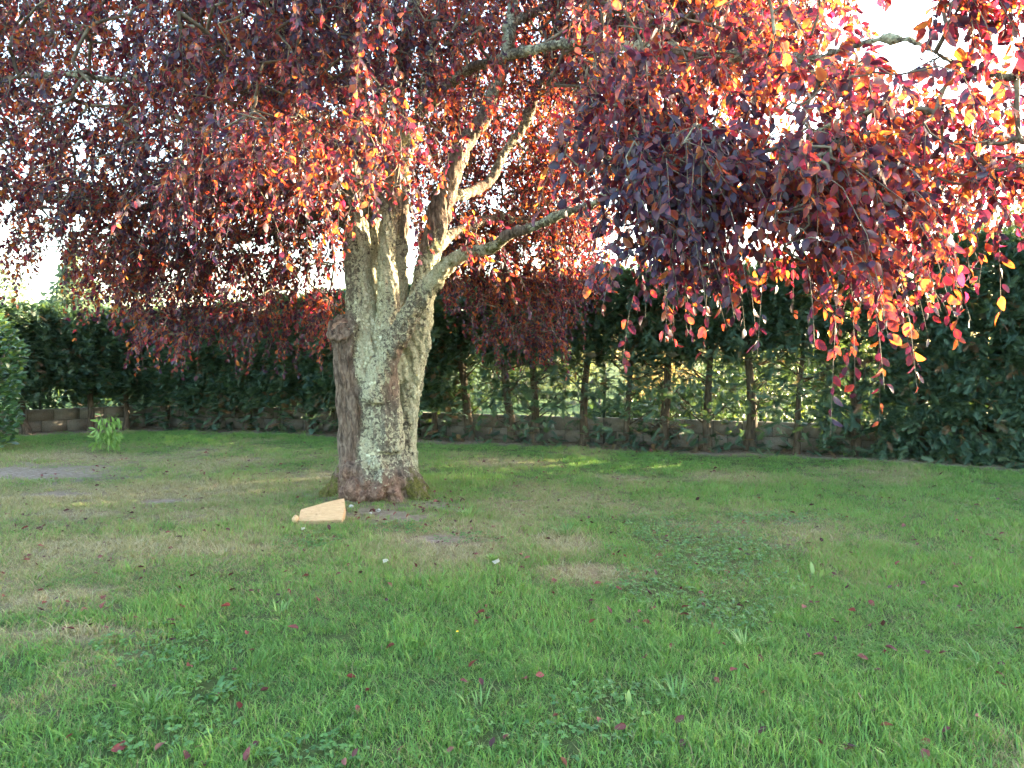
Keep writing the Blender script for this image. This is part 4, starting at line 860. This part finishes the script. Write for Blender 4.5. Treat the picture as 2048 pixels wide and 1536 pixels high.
V, Fs, a = scatter(leaf_low(), pts[kp], R_[kp], (.03 + .035 * RNG.random(n))[kp], (RNG.random(n) * .7)[kp]); o = link('leaf_litter', mesh_np('leaf_litter', V, Fs, [M_FALLEN], {'rnd': a}), kind='stuff'); o['label'] = 'small dead leaves scattered across the far lawn'; o['category'] = 'leaf litter'
for i, (px, py, r, lab) in enumerate(((703, 1021, .028, 'small white pebble on bare soil at the trunk foot'), (757, 1027, .024, 'flat pale pebble on bare soil right of the white pebble'), (741, 1031, .018, 'tiny grey pebble between the pale pebbles at the trunk'))):
    g = G(px, py); o = bm_link(blob_mesh((r, r * .8, r * .7), i + 9, 2, .2), 'pebble', M_STONE, None, (g[0], g[1], gz1(*g) + r * .5)); tag(o, lab, 'pebble', 'pebbles at the trunk foot')
def scrap(px, py, s, lab):
    g = G(px, py); bm = bmesh.new(); vv = [bm.verts.new((s * math.cos(a) * RNG.uniform(.6, 1.1), s * math.sin(a) * RNG.uniform(.5, .9), .035 + .02 * RNG.random() + .3 * s * math.sin(a))) for a in np.arange(6) * 1.047]
    c = bm.verts.new((0, 0, .05))
    for i in range(6): bm.faces.new((c, vv[i], vv[(i + 1) % 6]))
    r_ = bmesh.ops.solidify(bm, geom=bm.faces[:], thickness=.002); o = bm_link(bm, 'paper_scrap', M_PAPER, None, (g[0], g[1], gz1(*g))); tag(o, lab, 'paper')
scrap(993, 1138, .034, 'cream scrap of paper beside the plantain'); scrap(771, 1139, .024, 'tiny cream paper scrap on the lawn below the trunk'); scrap(606, 1071, .022, 'white crumpled scrap in front of the tan block')
g = G(915, 1288); fl = empty('buttercup', (g[0], g[1], gz1(*g))); tag(fl, 'single tiny yellow flower in the near lawn', 'flower')
mb = MB(); V, Fs = tube(np.array([(0, 0, 0), (0, 0, .06)]), .0015, 4); mb.add(V, Fs); link('stem', mb.mesh('stem', [M_WEED]), fl)
V0, F0 = leaf_low(.5, .15, .0)
for i in range(5):
    o = link('petal', mesh_np('petal', V0, F0, [M_PETAL]), fl, (0, 0, .06)); o.rotation_euler = (.5, 0, i * 1.2566); o.scale = (.010, .010, .010)
# twig and needle litter along the foot of the hedge
mb = MB()
for i in range(1500):
    u = RNG.random() * (len(HPTS) - 3) + 1; k_ = int(u); a = np.array(HPTS[k_]); b = np.array(HPTS[k_ + 1]); t = nrm(b - a); q = a + (b - a) * (u - k_) - np.array((-t[1], t[0])) * RNG.normal() * .35
    if abs(q[0]) > 12: continue
    z_ = gz1(*q) + .015; an = RNG.random() * 3.14; dv = np.array((math.cos(an), math.sin(an), RNG.normal() * .15)) * RNG.uniform(.03, .14); c = np.array((q[0], q[1], z_)); V, Fs = tube(np.array([c - dv, c + (0, 0, .01), c + dv]), .0035, 3, False); mb.add(V, Fs)
o = link('twig_litter', mb.mesh('twig_litter', [M_TWIG]), kind='stuff'); o['label'] = 'dry twig litter along the foot of the hedge'; o['category'] = 'twig litter'
